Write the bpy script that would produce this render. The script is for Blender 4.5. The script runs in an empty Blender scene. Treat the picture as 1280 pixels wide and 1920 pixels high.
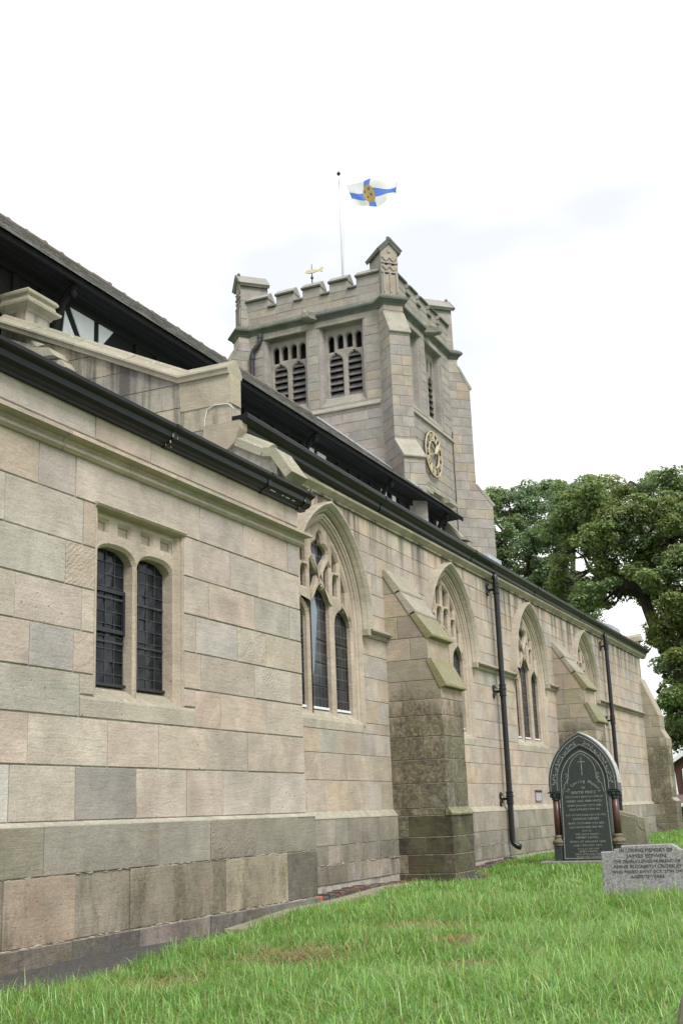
import bpy, bmesh, math, random
import numpy as np
from mathutils import Vector, Matrix, noise as mnoise

RNG = random.Random(11)
SC = bpy.context.scene
COL = SC.collection

# ------------------------------------------------------------------ camera
CAM_R = ((0.9069768, 0.1366877, 0.3983837), (0.4195546, -0.2101769, -0.8830626), (-0.0369728, 0.9680610, -0.2479735))
cam_data = bpy.data.cameras.new("camera")
cam_data.sensor_fit = 'VERTICAL'
cam_data.sensor_height = 24.0
cam_data.sensor_width = 16.0
cam_data.lens = 2210.0 / 1920.0 * 24.0
cam_data.clip_start = 0.05
cam_data.clip_end = 4000.0
cam = bpy.data.objects.new("camera", cam_data)
COL.objects.link(cam)
cam.matrix_world = Matrix(CAM_R).to_4x4()          # eye level is z = 0
SC.camera = cam

# ------------------------------------------------------------------ sky, sun, exposure
SUN_EL, SUN_AZ = math.radians(50), math.radians(128)     # azimuth from +Y towards +X
world = bpy.data.worlds.new("World")
SC.world = world
world.use_nodes = True
wn, wl = world.node_tree.nodes, world.node_tree.links
wn.clear()
w_out = wn.new('ShaderNodeOutputWorld')
w_bg = wn.new('ShaderNodeBackground')
w_sky = wn.new('ShaderNodeTexSky')
w_sky.sky_type = 'NISHITA'
w_sky.sun_disc = False
w_sky.sun_elevation = SUN_EL
w_sky.sun_rotation = SUN_AZ
w_tc = wn.new('ShaderNodeTexCoord')
w_map = wn.new('ShaderNodeMapping'); w_map.inputs['Scale'].default_value = (1.0, 1.0, 2.2)
w_noise = wn.new('ShaderNodeTexNoise'); w_noise.inputs['Scale'].default_value = 2.1
w_noise.inputs['Detail'].default_value = 4.0; w_noise.inputs['Roughness'].default_value = 0.5
w_ramp = wn.new('ShaderNodeValToRGB')
w_ramp.color_ramp.elements[0].position = 0.36; w_ramp.color_ramp.elements[0].color = (0.90, 0.90, 0.90, 1)
w_ramp.color_ramp.elements[1].position = 0.56; w_ramp.color_ramp.elements[1].color = (1, 1, 1, 1)
w_ramp2 = wn.new('ShaderNodeValToRGB')
w_ramp2.color_ramp.elements[0].position = 0.38; w_ramp2.color_ramp.elements[0].color = (2.72, 2.75, 2.81, 1)
w_ramp2.color_ramp.elements[1].position = 0.66; w_ramp2.color_ramp.elements[1].color = (4.5, 4.5, 4.5, 1)
w_mix = wn.new('ShaderNodeMix'); w_mix.data_type = 'RGBA'
wl.new(w_tc.outputs['Generated'], w_map.inputs['Vector'])
wl.new(w_map.outputs['Vector'], w_noise.inputs['Vector'])
wl.new(w_noise.outputs['Fac'], w_ramp.inputs['Fac'])
wl.new(w_noise.outputs['Fac'], w_ramp2.inputs['Fac'])
wl.new(w_ramp.outputs['Color'], w_mix.inputs['Factor'])
wl.new(w_sky.outputs['Color'], w_mix.inputs['A'])
wl.new(w_ramp2.outputs['Color'], w_mix.inputs['B'])
wl.new(w_mix.outputs['Result'], w_bg.inputs['Color'])
w_bg.inputs['Strength'].default_value = 0.15
wl.new(w_bg.outputs['Background'], w_out.inputs['Surface'])

sun_data = bpy.data.lights.new("sun", 'SUN')
sun_data.energy = 1.5
sun_data.angle = math.radians(22)
sun_data.color = (1.0, 0.975, 0.945)
sun = bpy.data.objects.new("sun", sun_data)
COL.objects.link(sun)
sun_dir = Vector((math.sin(SUN_AZ) * math.cos(SUN_EL), math.cos(SUN_AZ) * math.cos(SUN_EL), math.sin(SUN_EL)))
sun.rotation_euler = sun_dir.to_track_quat('Z', 'Y').to_euler()
sun.location = (6, -6, 20)

SC.view_settings.view_transform = 'Standard'
SC.view_settings.look = 'None'
SC.view_settings.gamma = 1.0
SC.view_settings.use_curve_mapping = False
SC.view_settings.exposure = 1.26
SC.render.engine = 'CYCLES'
SC.cycles.max_bounces = 6

# ------------------------------------------------------------------ materials
def new_mat(name):
    m = bpy.data.materials.new(name); m.use_nodes = True
    nt = m.node_tree
    b = nt.nodes['Principled BSDF']
    return m, nt, b

def _lk(nt, a, b): nt.links.new(a, b)

def n_noise(nt, vec, scale, detail=4, rough=.55, dist=0.0):
    n = nt.nodes.new('ShaderNodeTexNoise')
    n.inputs['Scale'].default_value = scale; n.inputs['Detail'].default_value = detail
    n.inputs['Roughness'].default_value = rough; n.inputs['Distortion'].default_value = dist
    if vec is not None: _lk(nt, vec, n.inputs['Vector'])
    return n.outputs['Fac']

def n_map(nt, val, a, b, c=0.0, d=1.0):
    n = nt.nodes.new('ShaderNodeMapRange')
    for k, v in zip(('From Min', 'From Max', 'To Min', 'To Max'), (a, b, c, d)): n.inputs[k].default_value = v
    _lk(nt, val, n.inputs['Value'])
    return n.outputs['Result']

def n_math(nt, op, a, b=None):
    n = nt.nodes.new('ShaderNodeMath'); n.operation = op
    for i, v in enumerate((a, b)):
        if v is None: continue
        if isinstance(v, (int, float)): n.inputs[i].default_value = v
        else: _lk(nt, v, n.inputs[i])
    return n.outputs[0]

def n_mix(nt, fac, a, b, mode='MIX'):
    n = nt.nodes.new('ShaderNodeMix'); n.data_type = 'RGBA'; n.blend_type = mode
    for k, v in (('Factor', fac), ('A', a), ('B', b)):
        s = n.inputs[k]
        if isinstance(v, (int, float)): s.default_value = v
        elif isinstance(v, tuple): s.default_value = v + (1,) if len(v) == 3 else v
        else: _lk(nt, v, s)
    return n.outputs['Result']

def n_scale(nt, vec, s):
    n = nt.nodes.new('ShaderNodeMapping'); n.inputs['Scale'].default_value = s
    _lk(nt, vec, n.inputs['Vector'])
    return n.outputs['Vector']

def n_bump(nt, h, strength, dist, prev=None):
    n = nt.nodes.new('ShaderNodeBump')
    n.inputs['Strength'].default_value = strength; n.inputs['Distance'].default_value = dist
    _lk(nt, h, n.inputs['Height'])
    if prev is not None: _lk(nt, prev, n.inputs['Normal'])
    return n.outputs['Normal']

def mat_stone(name, algae_bias=.16, lichen_col=(.238, .23, .155), lichen=.75, algae=0.5, algae_top=0.15, streak=None, soot=0.25, bed=0.4):
    """weathered sandstone: per-stone tint attribute, bedding, pits, lichen on ledges"""
    m, nt, b = new_mat(name)
    N = nt.nodes
    at = N.new('ShaderNodeAttribute'); at.attribute_name = 'tint'
    ge = N.new('ShaderNodeNewGeometry')
    oi = N.new('ShaderNodeObjectInfo')
    off = N.new('ShaderNodeVectorMath'); off.operation = 'MULTIPLY_ADD'
    cmb = N.new('ShaderNodeCombineXYZ')
    for i in range(3): _lk(nt, oi.outputs['Random'], cmb.inputs[i])
    _lk(nt, cmb.outputs[0], off.inputs[0]); off.inputs[1].default_value = (37, 53, 71)
    _lk(nt, ge.outputs['Position'], off.inputs[2])
    pos = ge.outputs['Position']; p2 = off.outputs[0]
    sep = N.new('ShaderNodeSeparateXYZ'); _lk(nt, pos, sep.inputs[0])
    sepn = N.new('ShaderNodeSeparateXYZ'); _lk(nt, ge.outputs['Normal'], sepn.inputs[0])
    col = at.outputs['Color']
    # mottling inside each stone
    f1 = n_map(nt, n_noise(nt, p2, 2.6, 5, .6, .6), .28, .72, .80, 1.22)
    mul = N.new('ShaderNodeCombineColor')
    for i in range(3): _lk(nt, f1, mul.inputs[i])
    col = n_mix(nt, 1.0, col, mul.outputs[0], 'MULTIPLY')
    f0 = n_map(nt, n_noise(nt, pos, 1.4, 8, .7, .5), .3, .7, .90, 1.16)
    mu0 = N.new('ShaderNodeCombineColor')
    for i in range(3): _lk(nt, f0, mu0.inputs[i])
    col = n_mix(nt, 1.0, col, mu0.outputs[0], 'MULTIPLY')
    # iron bedding bands
    bv = n_scale(nt, p2, (.8, .8, 6.5))
    fb = n_map(nt, n_noise(nt, bv, 1.6, 5, .62, 1.6), .54, .72, 0, bed)
    col = n_mix(nt, fb, col, (.35, .24, .155))
    fg = n_map(nt, n_noise(nt, p2, 1.1, 3, .5, .4), .55, .75, 0, .42)
    col = n_mix(nt, fg, col, (.33, .30, .26))
    # grime that ignores stone borders
    fd = n_map(nt, n_noise(nt, pos, .9, 6, .66, .3), .54, .78, 0, soot)
    col = n_mix(nt, fd, col, (.10, .092, .08))
    # grain + pits
    gr = n_noise(nt, p2, 75, 2, .7)
    g2 = n_map(nt, gr, .3, .7, .86, 1.12)
    mul2 = N.new('ShaderNodeCombineColor')
    for i in range(3): _lk(nt, g2, mul2.inputs[i])
    col = n_mix(nt, 1.0, col, mul2.outputs[0], 'MULTIPLY')
    vo = N.new('ShaderNodeTexVoronoi'); vo.inputs['Scale'].default_value = 13
    _lk(nt, p2, vo.inputs['Vector'])
    pitm = n_map(nt, n_noise(nt, p2, 1.7, 2), .52, .66, 0, 1)
    pit = n_math(nt, 'MULTIPLY', n_map(nt, vo.outputs['Distance'], .05, .12, 1, 0), pitm)
    col = n_mix(nt, n_math(nt, 'MULTIPLY', pit, .65), col, (.09, .075, .055))
    # pale patches of old mortar / salt bloom
    fs = n_map(nt, n_noise(nt, pos, 3.3, 7, .72, .2), .66, .74, 0, .35)
    col = n_mix(nt, fs, col, (.55, .53, .47))
    # algae low on the wall, in ragged patches
    an = n_noise(nt, n_scale(nt, pos, (1.6, 1.6, .7)), 1.5, 10, .78, .35)
    az = n_map(nt, sep.outputs['Z'], algae_top, algae_top - .8, 0, 1)
    aj = n_map(nt, oi.outputs['Random'], 0, 1, -.07, .07)
    as1 = n_math(nt, 'ADD', n_math(nt, 'ADD', an, aj), n_math(nt, 'MULTIPLY', az, algae_bias))
    af = n_math(nt, 'MULTIPLY', n_map(nt, as1, .54, .70, 0, algae), n_map(nt, az, 0, .55, 0, 1))
    ac = n_mix(nt, n_map(nt, n_noise(nt, pos, 2.7, 8, .75), .42, .60), (.098, .093, .047), (.040, .034, .026))
    col = n_mix(nt, n_math(nt, 'MULTIPLY', af, n_map(nt, n_noise(nt, pos, 26, 5, .75), .32, .56, .35, 1)), col, ac)
    if streak:                                   # black run-off stains below a gutter
        z0, z1 = streak
        sv = n_scale(nt, pos, (2.0, 2.0, .16))
        sf = n_map(nt, n_noise(nt, sv, 1.7, 6, .62), .45, .56, 0, .85)
        zn = n_math(nt, 'ADD', sep.outputs['Z'], n_map(nt, n_noise(nt, sv, 3.1, 3), .3, .7, -.35, .35))
        zf = n_map(nt, zn, z0, z1, 0, 1)
        col = n_mix(nt, n_math(nt, 'MULTIPLY', sf, zf), col, (.075, .07, .062))
    # lichen and moss on anything facing up
    up = n_map(nt, sepn.outputs['Z'], .22, .55, 0, 1)
    ln = n_noise(nt, pos, 9, 6, .75, .3)
    col = n_mix(nt, n_math(nt, 'MULTIPLY', up, n_map(nt, ln, .36, .60, 0, lichen)), col, lichen_col)
    l2 = n_map(nt, n_noise(nt, pos, 21, 4, .7), .60, .66, 0, .8)
    col = n_mix(nt, n_math(nt, 'MULTIPLY', up, l2), col, (.52, .52, .46))
    # some stones carry diagonal tooling, some show dark cross-bedding veins
    rnd = oi.outputs['Random']
    rot = N.new('ShaderNodeMapping'); rot.inputs['Rotation'].default_value = (.62, .2, .62)
    _lk(nt, p2, rot.inputs['Vector'])
    wv = N.new('ShaderNodeTexWave'); wv.inputs['Scale'].default_value = 15.0; wv.inputs['Distortion'].default_value = 6.5
    wv.inputs['Detail'].default_value = 4.0; wv.inputs['Detail Scale'].default_value = 1.6; _lk(nt, rot.outputs[0], wv.inputs['Vector'])
    tool = n_math(nt, 'MULTIPLY', n_map(nt, wv.outputs['Fac'], .2, .9, 0, 1), n_map(nt, rnd, .945, .95, 0, 1))
    tool = n_math(nt, 'MULTIPLY', tool, n_map(nt, n_noise(nt, p2, 3.1, 3), .40, .56, 0, 1))
    wv2 = N.new('ShaderNodeTexWave'); wv2.inputs['Scale'].default_value = 2.6; wv2.inputs['Distortion'].default_value = 7.0
    wv2.inputs['Detail'].default_value = 5.0; wv2.inputs['Detail Scale'].default_value = .7; _lk(nt, rot.outputs[0], wv2.inputs['Vector'])
    vein = n_math(nt, 'MULTIPLY', n_map(nt, wv2.outputs['Fac'], .965, 1.0, 0, .35), n_map(nt, n_math(nt, 'FRACT', n_math(nt, 'MULTIPLY', rnd, 7.3)), .90, .92, 0, 1))
    col = n_mix(nt, vein, col, (.20, .165, .135))
    col = n_mix(nt, n_math(nt, 'MULTIPLY', tool, .10), col, (.56, .50, .42))
    _lk(nt, col, b.inputs['Base Color'])
    b.inputs['Roughness'].default_value = .93
    b.inputs['Specular IOR Level'].default_value = .25
    h = n_math(nt, 'ADD', n_noise(nt, p2, 34, 5, .72), n_math(nt, 'MULTIPLY', n_noise(nt, bv, 5, 4, .6, .8), .9))
    h = n_math(nt, 'ADD', h, n_math(nt, 'MULTIPLY', n_noise(nt, p2, 7, 4, .6), 1.4))
    h = n_math(nt, 'SUBTRACT', h, n_math(nt, 'MULTIPLY', pit, 1.6))
    h = n_math(nt, 'ADD', h, n_math(nt, 'MULTIPLY', tool, .42))
    _lk(nt, n_bump(nt, h, .62, .009), b.inputs['Normal'])
    return m

def mat_plain(name, rgb, rough=.6, metal=0.0, var=.15, scale=8.0, spec=.4, bump=0.0, dirt=None, dirtf=.5, vscale=(1, 1, 1)):
    m, nt, b = new_mat(name)
    ge = nt.nodes.new('ShaderNodeNewGeometry')
    v = n_scale(nt, ge.outputs['Position'], vscale)
    n = n_noise(nt, v, scale, 5, .6)
    c = n_mix(nt, n_map(nt, n, .3, .7), tuple(max(0, x * (1 - var)) for x in rgb), tuple(x * (1 + var) for x in rgb))
    if dirt:
        c = n_mix(nt, n_map(nt, n_noise(nt, v, scale * .35, 6, .7), .55, .7, 0, dirtf), c, dirt)
    _lk(nt, c, b.inputs['Base Color'])
    b.inputs['Roughness'].default_value = rough; b.inputs['Metallic'].default_value = metal
    b.inputs['Specular IOR Level'].default_value = spec
    if bump: _lk(nt, n_bump(nt, n_noise(nt, v, scale * 3, 4, .65), .5, bump), b.inputs['Normal'])
    return m

def mat_tint(name, rough=.9, bump=.004, scale=20, spec=.3, var=(.8, 1.18)):
    m, nt, b = new_mat(name)
    at = nt.nodes.new('ShaderNodeAttribute'); at.attribute_name = 'tint'
    ge = nt.nodes.new('ShaderNodeNewGeometry')
    n = n_noise(nt, ge.outputs['Position'], scale, 5, .65)
    f = n_map(nt, n, .3, .7, *var)
    cc = nt.nodes.new('ShaderNodeCombineColor')
    for i in range(3): _lk(nt, f, cc.inputs[i])
    _lk(nt, n_mix(nt, 1.0, at.outputs['Color'], cc.outputs[0], 'MULTIPLY'), b.inputs['Base Color'])
    b.inputs['Roughness'].default_value = rough; b.inputs['Specular IOR Level'].default_value = spec
    _lk(nt, n_bump(nt, n, .5, bump), b.inputs['Normal'])
    return m

def mat_leaf(name, trans=.35, rough=.55):
    m, nt, b = new_mat(name)
    at = nt.nodes.new('ShaderNodeAttribute'); at.attribute_name = 'tint'
    tr = nt.nodes.new('ShaderNodeBsdfTranslucent')
    mx = nt.nodes.new('ShaderNodeMixShader'); mx.inputs[0].default_value = trans
    out = nt.nodes['Material Output']
    _lk(nt, at.outputs['Color'], b.inputs['Base Color'])
    c2 = n_mix(nt, 1.0, at.outputs['Color'], (1.25, 1.2, .6), 'MULTIPLY')
    _lk(nt, c2, tr.inputs['Color'])
    b.inputs['Roughness'].default_value = rough; b.inputs['Specular IOR Level'].default_value = .5
    _lk(nt, b.outputs[0], mx.inputs[1]); _lk(nt, tr.outputs[0], mx.inputs[2])
    _lk(nt, mx.outputs[0], out.inputs['Surface'])
    return m

def mat_cloth(name, rgb, trans=.5):
    m, nt, b = new_mat(name)
    tr = nt.nodes.new('ShaderNodeBsdfTranslucent'); tr.inputs['Color'].default_value = rgb + (1,)
    mx = nt.nodes.new('ShaderNodeMixShader'); mx.inputs[0].default_value = trans
    b.inputs['Base Color'].default_value = rgb + (1,); b.inputs['Roughness'].default_value = .9
    b.inputs['Specular IOR Level'].default_value = .1
    _lk(nt, b.outputs[0], mx.inputs[1]); _lk(nt, tr.outputs[0], mx.inputs[2])
    _lk(nt, mx.outputs[0], nt.nodes['Material Output'].inputs['Surface'])
    return m

def mat_glass(name, lead=True, bs=(9.0, 6.0)):
    m, nt, b = new_mat(name)
    ge = nt.nodes.new('ShaderNodeNewGeometry')
    sep = nt.nodes.new('ShaderNodeSeparateXYZ'); _lk(nt, ge.outputs['Position'], sep.inputs[0])
    c = n_mix(nt, n_map(nt, n_noise(nt, ge.outputs['Position'], 9, 3), .35, .65), (.006, .0075, .010), (.020, .023, .028))
    if lead:
        cm = nt.nodes.new('ShaderNodeCombineXYZ')
        _lk(nt, n_math(nt, 'ADD', sep.outputs['Y'], sep.outputs['X']), cm.inputs[0]); _lk(nt, sep.outputs['Z'], cm.inputs[1])
        br = nt.nodes.new('ShaderNodeTexBrick'); _lk(nt, cm.outputs[0], br.inputs['Vector'])
        br.inputs['Scale'].default_value = 1.0; br.inputs['Mortar Size'].default_value = .004
        br.inputs['Brick Width'].default_value = .085; br.inputs['Row Height'].default_value = .13
        br.offset = 0.0
        br.inputs['Color1'].default_value = (0, 0, 0, 1); br.inputs['Color2'].default_value = (1, 1, 1, 1)
        br.inputs['Mortar'].default_value = (0, 0, 0, 1)
        c = n_mix(nt, n_math(nt, 'MULTIPLY', br.outputs['Color'], .5), c, (.05, .055, .06))
        c = n_mix(nt, br.outputs['Fac'], c, (.10, .105, .11))
    _lk(nt, c, b.inputs['Base Color'])
    b.inputs['Roughness'].default_value = .14; b.inputs['Specular IOR Level'].default_value = .2
    _lk(nt, n_bump(nt, n_noise(nt, ge.outputs['Position'], 12, 2), .25, .004), b.inputs['Normal'])
    return m

M = {}
M['vestry'] = mat_stone('vestry_sandstone', algae=.72, algae_top=.0, soot=.26, bed=.32)
M['aisle'] = mat_stone('aisle_sandstone', algae=.6, algae_top=.05, soot=.2, bed=.42, streak=(2.95, 3.7))
M['butt'] = mat_stone('buttress_sandstone', algae_bias=.23, algae=.90, algae_top=1.75, soot=.4, bed=.4, lichen=.95)
M['tower'] = mat_stone('tower_sandstone', lichen_col=(.25, .245, .20), algae=0.0, soot=.25, bed=.25, lichen=.45)
M['trim'] = mat_stone('dressed_sandstone', lichen_col=(.27, .25, .19), algae=0.0, soot=.14, bed=.18, lichen=.75)
M['drip'] = mat_stone('green_stained_sandstone', algae=0.0, soot=.3, bed=.1, lichen=.12)
M['amortar'] = mat_plain('fine_mortar', (.375, .335, .28), .95, var=.2, scale=10, dirt=(.22, .19, .155), dirtf=.6)
M['mortar'] = mat_plain('lime_mortar', (.37, .34, .295), .95, var=.25, scale=14, bump=.006, dirt=(.12, .10, .08), dirtf=.75)
M['lead_paint'] = mat_plain('black_gutter_paint', (.007, .0075, .008), .42, var=.4, scale=6, spec=.28, bump=.002, dirt=(.022, .024, .022), dirtf=.5, vscale=(1, 1, 3))
M['pipe'] = mat_plain('black_pipe_paint', (.010, .0105, .012), .28, var=.3, scale=9, spec=.5, dirt=(.03, .03, .03))
M['peel'] = mat_plain('peeling_paint', (.55, .55, .56), .7, var=.2, scale=30)
M['timber'] = mat_plain('black_timber', (.006, .006, .0068), .85, var=.5, scale=5, bump=.004, vscale=(1, .2, 1))
M['plaster'] = mat_plain('white_plaster', (.78, .79, .82), .8, var=.04, scale=5)
M['tile'] = mat_tint('roof_tile', .9, .006, 14, var=(.6, 1.3))
M['ridge'] = mat_plain('red_ridge_tile', (.15, .115, .10), .85, var=.35, scale=7, bump=.006, dirt=(.06, .06, .05))
M['lead'] = mat_plain('lead_sheet', (.36, .37, .40), .55, metal=.0, var=.2, scale=6)
M['glass'] = mat_glass('leaded_glass')
M['pane'] = mat_glass('dark_pane', lead=False)
M['came'] = mat_plain('lead_came', (.040, .043, .050), .6, var=.5, scale=20)
M['panel'] = mat_plain('blue_grey_patch', (.17, .20, .24), .3, var=.12, scale=2, spec=.4)
M['flash'] = mat_plain('white_flashing', (.72, .74, .80), .5, var=.08)
M['slat'] = mat_plain('slate_louvre', (.135, .125, .125), .36, var=.4, scale=6, spec=.5, bump=.004)
M['dark'] = mat_plain('dark_interior', (.012, .011, .011), .95)  # shade of unlit rooms and recesses put into a near-black colour
M['gold'] = mat_plain('gold_leaf', (.62, .54, .36), .5, metal=.15, var=.12, scale=12)
M['iron'] = mat_plain('dark_iron', (.02, .021, .026), .5, var=.3)
M['toweriron'] = mat_plain('blue_grey_pipe', (.030, .034, .045), .45, var=.4, scale=9, dirt=(.14, .07, .04), dirtf=.4)
M['white'] = mat_plain('white_paint', (.80, .80, .82), .45, var=.05)
M['cable'] = mat_plain('white_cable', (.60, .60, .56), .5)
M['bark'] = mat_plain('grey_bark', (.050, .043, .036), .95, var=.4, scale=6, bump=.03, vscale=(2, 2, .5))
M['leaf'] = mat_leaf('sycamore_leaf', .35, .42)
M['grass'] = mat_leaf('grass_blade', .40, .38)
M['granite_dark'] = mat_plain('dark_granite', (.036, .043, .043), .38, var=.55, scale=85, spec=.45, bump=.002, dirt=(.075, .085, .075), dirtf=.5)
M['granite_red'] = mat_plain('red_granite', (.075, .034, .031), .35, var=.5, scale=70, spec=.5)
M['granite_grey'] = mat_plain('grey_granite', (.27, .262, .268), .85, var=.55, scale=75, bump=.004, dirt=(.15, .15, .14), dirtf=.35)
M['letter_pale'] = mat_plain('pale_lettering', (.26, .27, .25), .8, var=.4, scale=40)
M['letter_dark'] = mat_plain('lead_lettering', (.055, .055, .057), .7, var=.3, scale=40)
M['stone_brown'] = mat_stone('weathered_headstone', algae=.5, algae_top=.2, soot=.5)
M['crumb'] = mat_plain('crumbling_mortar', (.34, .295, .25), .95, var=.35, scale=40, bump=.006, dirt=(.16, .13, .10), dirtf=.6)
M['brick'] = mat_tint('edging_brick', .9, .006, 40)
M['hbrick'] = mat_plain('dark_house_brick', (.085, .042, .036), .9, var=.3, scale=20)
M['hroof'] = mat_plain('house_roof_tile', (.15, .115, .10), .85, var=.3, scale=14, bump=.02, vscale=(1, 6, 6))
M['hglass'] = mat_plain('house_window_glass', (.10, .13, .16), .15, var=.1, spec=.6)
M['concrete'] = mat_plain('concrete_edging', (.26, .22, .175), .95, var=.25, scale=9, bump=.008, dirt=(.10, .10, .05), dirtf=.6)
M['tarmac'] = mat_plain('old_tarmac', (.060, .058, .054), .95, var=.35, scale=30, bump=.01, dirt=(.085, .072, .018), dirtf=.6)
M['flagblue'] = mat_cloth('flag_blue', (.16, .28, .80))
M['flagwhite'] = mat_cloth('flag_white', (.92, .92, .93))
M['flaggold'] = mat_cloth('flag_gold', (.55, .40, .13))
M['flagnavy'] = mat_cloth('flag_navy', (.08, .12, .32))
M['pole'] = mat_plain('weathered_white_pole', (.50, .50, .52), .5, var=.05)

# ------------------------------------------------------------------ object helpers
ORG = {}

def link_obj(name, data, parent=None, label=None, kind=None):
    o = bpy.data.objects.new(name, data)
    COL.objects.link(o)
    if parent is not None: o.parent = parent
    if label: o['label'] = label
    if kind: o['kind'] = kind
    return o

def thing(name, label, cat, loc, group=None):
    o = bpy.data.objects.new(name, None); COL.objects.link(o)
    o.empty_display_size = .3
    o.location = loc; ORG[o.name] = Vector(loc)
    o['label'] = label; o['category'] = cat
    if group: o['group'] = group
    return o

def tag(o, label, cat, group=None):
    o['label'] = label; o['category'] = cat
    if group: o['group'] = group
    return o

def org(parent):
    while parent is not None:
        if parent.name in ORG: return ORG[parent.name]
        parent = parent.parent
    return Vector((0, 0, 0))

class Plane:
    """a vertical wall plane: u along the wall, z up, d outwards"""
    def __init__(s, o, U, N): s.o = Vector(o); s.U = Vector(U).normalized(); s.N = Vector(N).normalized()
    def __call__(s, u, z, d=0.0):
        p = s.o + s.U * u + s.N * d
        return (p.x, p.y, p.z + z)

class MB:
    def __init__(s): s.v = []; s.f = []; s.t = []
    def add(s, v, f, tint=None):
        n = len(s.v); s.v += list(v); s.f += [tuple(i + n for i in q) for q in f]; s.t += [tint] * len(f); return s
    def box(s, x0, x1, y0, y1, z0, z1, tint=None):
        v = [(x, y, z) for z in (z0, z1) for y in (y0, y1) for x in (x0, x1)]
        return s.add(v, [(0, 2, 3, 1), (4, 5, 7, 6), (0, 1, 5, 4), (2, 6, 7, 3), (0, 4, 6, 2), (1, 3, 7, 5)], tint)
    def pbox(s, pl, u0, u1, z0, z1, d0, d1, tint=None):
        v = [pl(u, z, d) for z in (z0, z1) for d in (d0, d1) for u in (u0, u1)]
        return s.add(v, [(0, 2, 3, 1), (4, 5, 7, 6), (0, 1, 5, 4), (2, 6, 7, 3), (0, 4, 6, 2), (1, 3, 7, 5)], tint)
    def prism(s, pl, poly, d0, d1, tint=None):
        n = len(poly)
        v = [pl(u, z, d0) for u, z in poly] + [pl(u, z, d1) for u, z in poly]
        f = [tuple(range(n)), tuple(range(2 * n - 1, n - 1, -1))] + [(i, (i + 1) % n, n + (i + 1) % n, n + i) for i in range(n)]
        return s.add(v, f, tint)
    def loft(s, rings, closed=True, caps=True, tint=None):
        n = len(rings[0]); v = [p for r in rings for p in r]; f = []
        for k in range(len(rings) - 1):
            for i in range(n if closed else n - 1):
                j = (i + 1) % n
                f.append((k * n + i, k * n + j, (k + 1) * n + j, (k + 1) * n + i))
        if caps and closed:
            f.append(tuple(range(n - 1, -1, -1))); b = (len(rings) - 1) * n; f.append(tuple(range(b, b + n)))
        return s.add(v, f, tint)
    def sweep(s, pl, path, prof, tint=None, closed=False):
        """profile (off, d) along a path in a wall plane; off is to the left of travel"""
        P = [Vector(p) for p in path]; n = len(P); rings = []
        for i in range(n):
            if closed: a, b = P[i - 1], P[(i + 1) % n]
            else: a, b = (P[i - 1] if i else None), (P[i + 1] if i < n - 1 else None)
            ns = []
            if a is not None: t = (P[i] - a).normalized(); ns.append(Vector((-t.y, t.x)))
            if b is not None: t = (b - P[i]).normalized(); ns.append(Vector((-t.y, t.x)))
            m = ns[0] if len(ns) == 1 else (ns[0] + ns[1]) / max(.35, 1 + ns[0].dot(ns[1]))
            rings.append([pl(P[i].x + m.x * o, P[i].y + m.y * o, d) for o, d in prof])
        if closed: rings.append(rings[0])
        return s.loft(rings, True, not closed, tint)
    def sweep_h(s, path, prof, tint=None, closed=False, zoff=None):
        """profile (out, z) along a plan path; out is to the right of travel"""
        P = [Vector(p) for p in path]; n = len(P); rings = []
        for i in range(n):
            if closed: a, b = P[i - 1], P[(i + 1) % n]
            else: a, b = (P[i - 1] if i else None), (P[i + 1] if i < n - 1 else None)
            ns = []
            if a is not None: t = (P[i] - a).normalized(); ns.append(Vector((t.y, -t.x)))
            if b is not None: t = (b - P[i]).normalized(); ns.append(Vector((t.y, -t.x)))
            m = ns[0] if len(ns) == 1 else (ns[0] + ns[1]) / max(.35, 1 + ns[0].dot(ns[1]))
            dz = zoff[i] if zoff else 0
            rings.append([(P[i].x + m.x * o, P[i].y + m.y * o, z + dz) for o, z in prof])
        if closed: rings.append(rings[0])
        return s.loft(rings, True, not closed, tint)
    def tube(s, pts, r, n=10, tint=None):
        P = [Vector(p) for p in pts]; R = r if isinstance(r, (list, tuple)) else [r] * len(P); rings = []
        ref = Vector((0, 0, 1))
        t0 = (P[1] - P[0]).normalized()
        if abs(t0.z) > .9: ref = Vector((1, 0, 0))
        x = (ref - t0 * ref.dot(t0)).normalized()
        for i, p in enumerate(P):
            a = P[max(0, i - 1)]; b = P[min(len(P) - 1, i + 1)]
            t = (b - a).normalized()
            x = (x - t * x.dot(t)).normalized(); y = t.cross(x)
            rings.append([tuple(p + (x * math.cos(2 * math.pi * k / n) + y * math.sin(2 * math.pi * k / n)) * R[i]) for k in range(n)])
        return s.loft(rings, True, True, tint)
    def lathe(s, c, prof, n=16, tint=None):
        rings = [[(c[0] + r * math.cos(2 * math.pi * k / n), c[1] + r * math.sin(2 * math.pi * k / n), c[2] + z) for k in range(n)] for r, z in prof]
        return s.loft(rings, True, True, tint)
    def build(s, name, mat, parent=None, label=None, kind=None, smooth=False, tint=None, origin=None, recalc=True):
        me = bpy.data.meshes.new(name)
        o = Vector(origin) if origin is not None else org(parent)
        me.from_pydata([(x - o.x, y - o.y, z - o.z) for x, y, z in s.v], [], s.f)
        finish_mesh(me, [t if t is not None else tint for t in s.t], recalc, smooth)
        if mat: me.materials.append(mat)
        ob = link_obj(name, me, parent, label, kind)
        if parent is None: ob.location = o
        return ob

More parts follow.
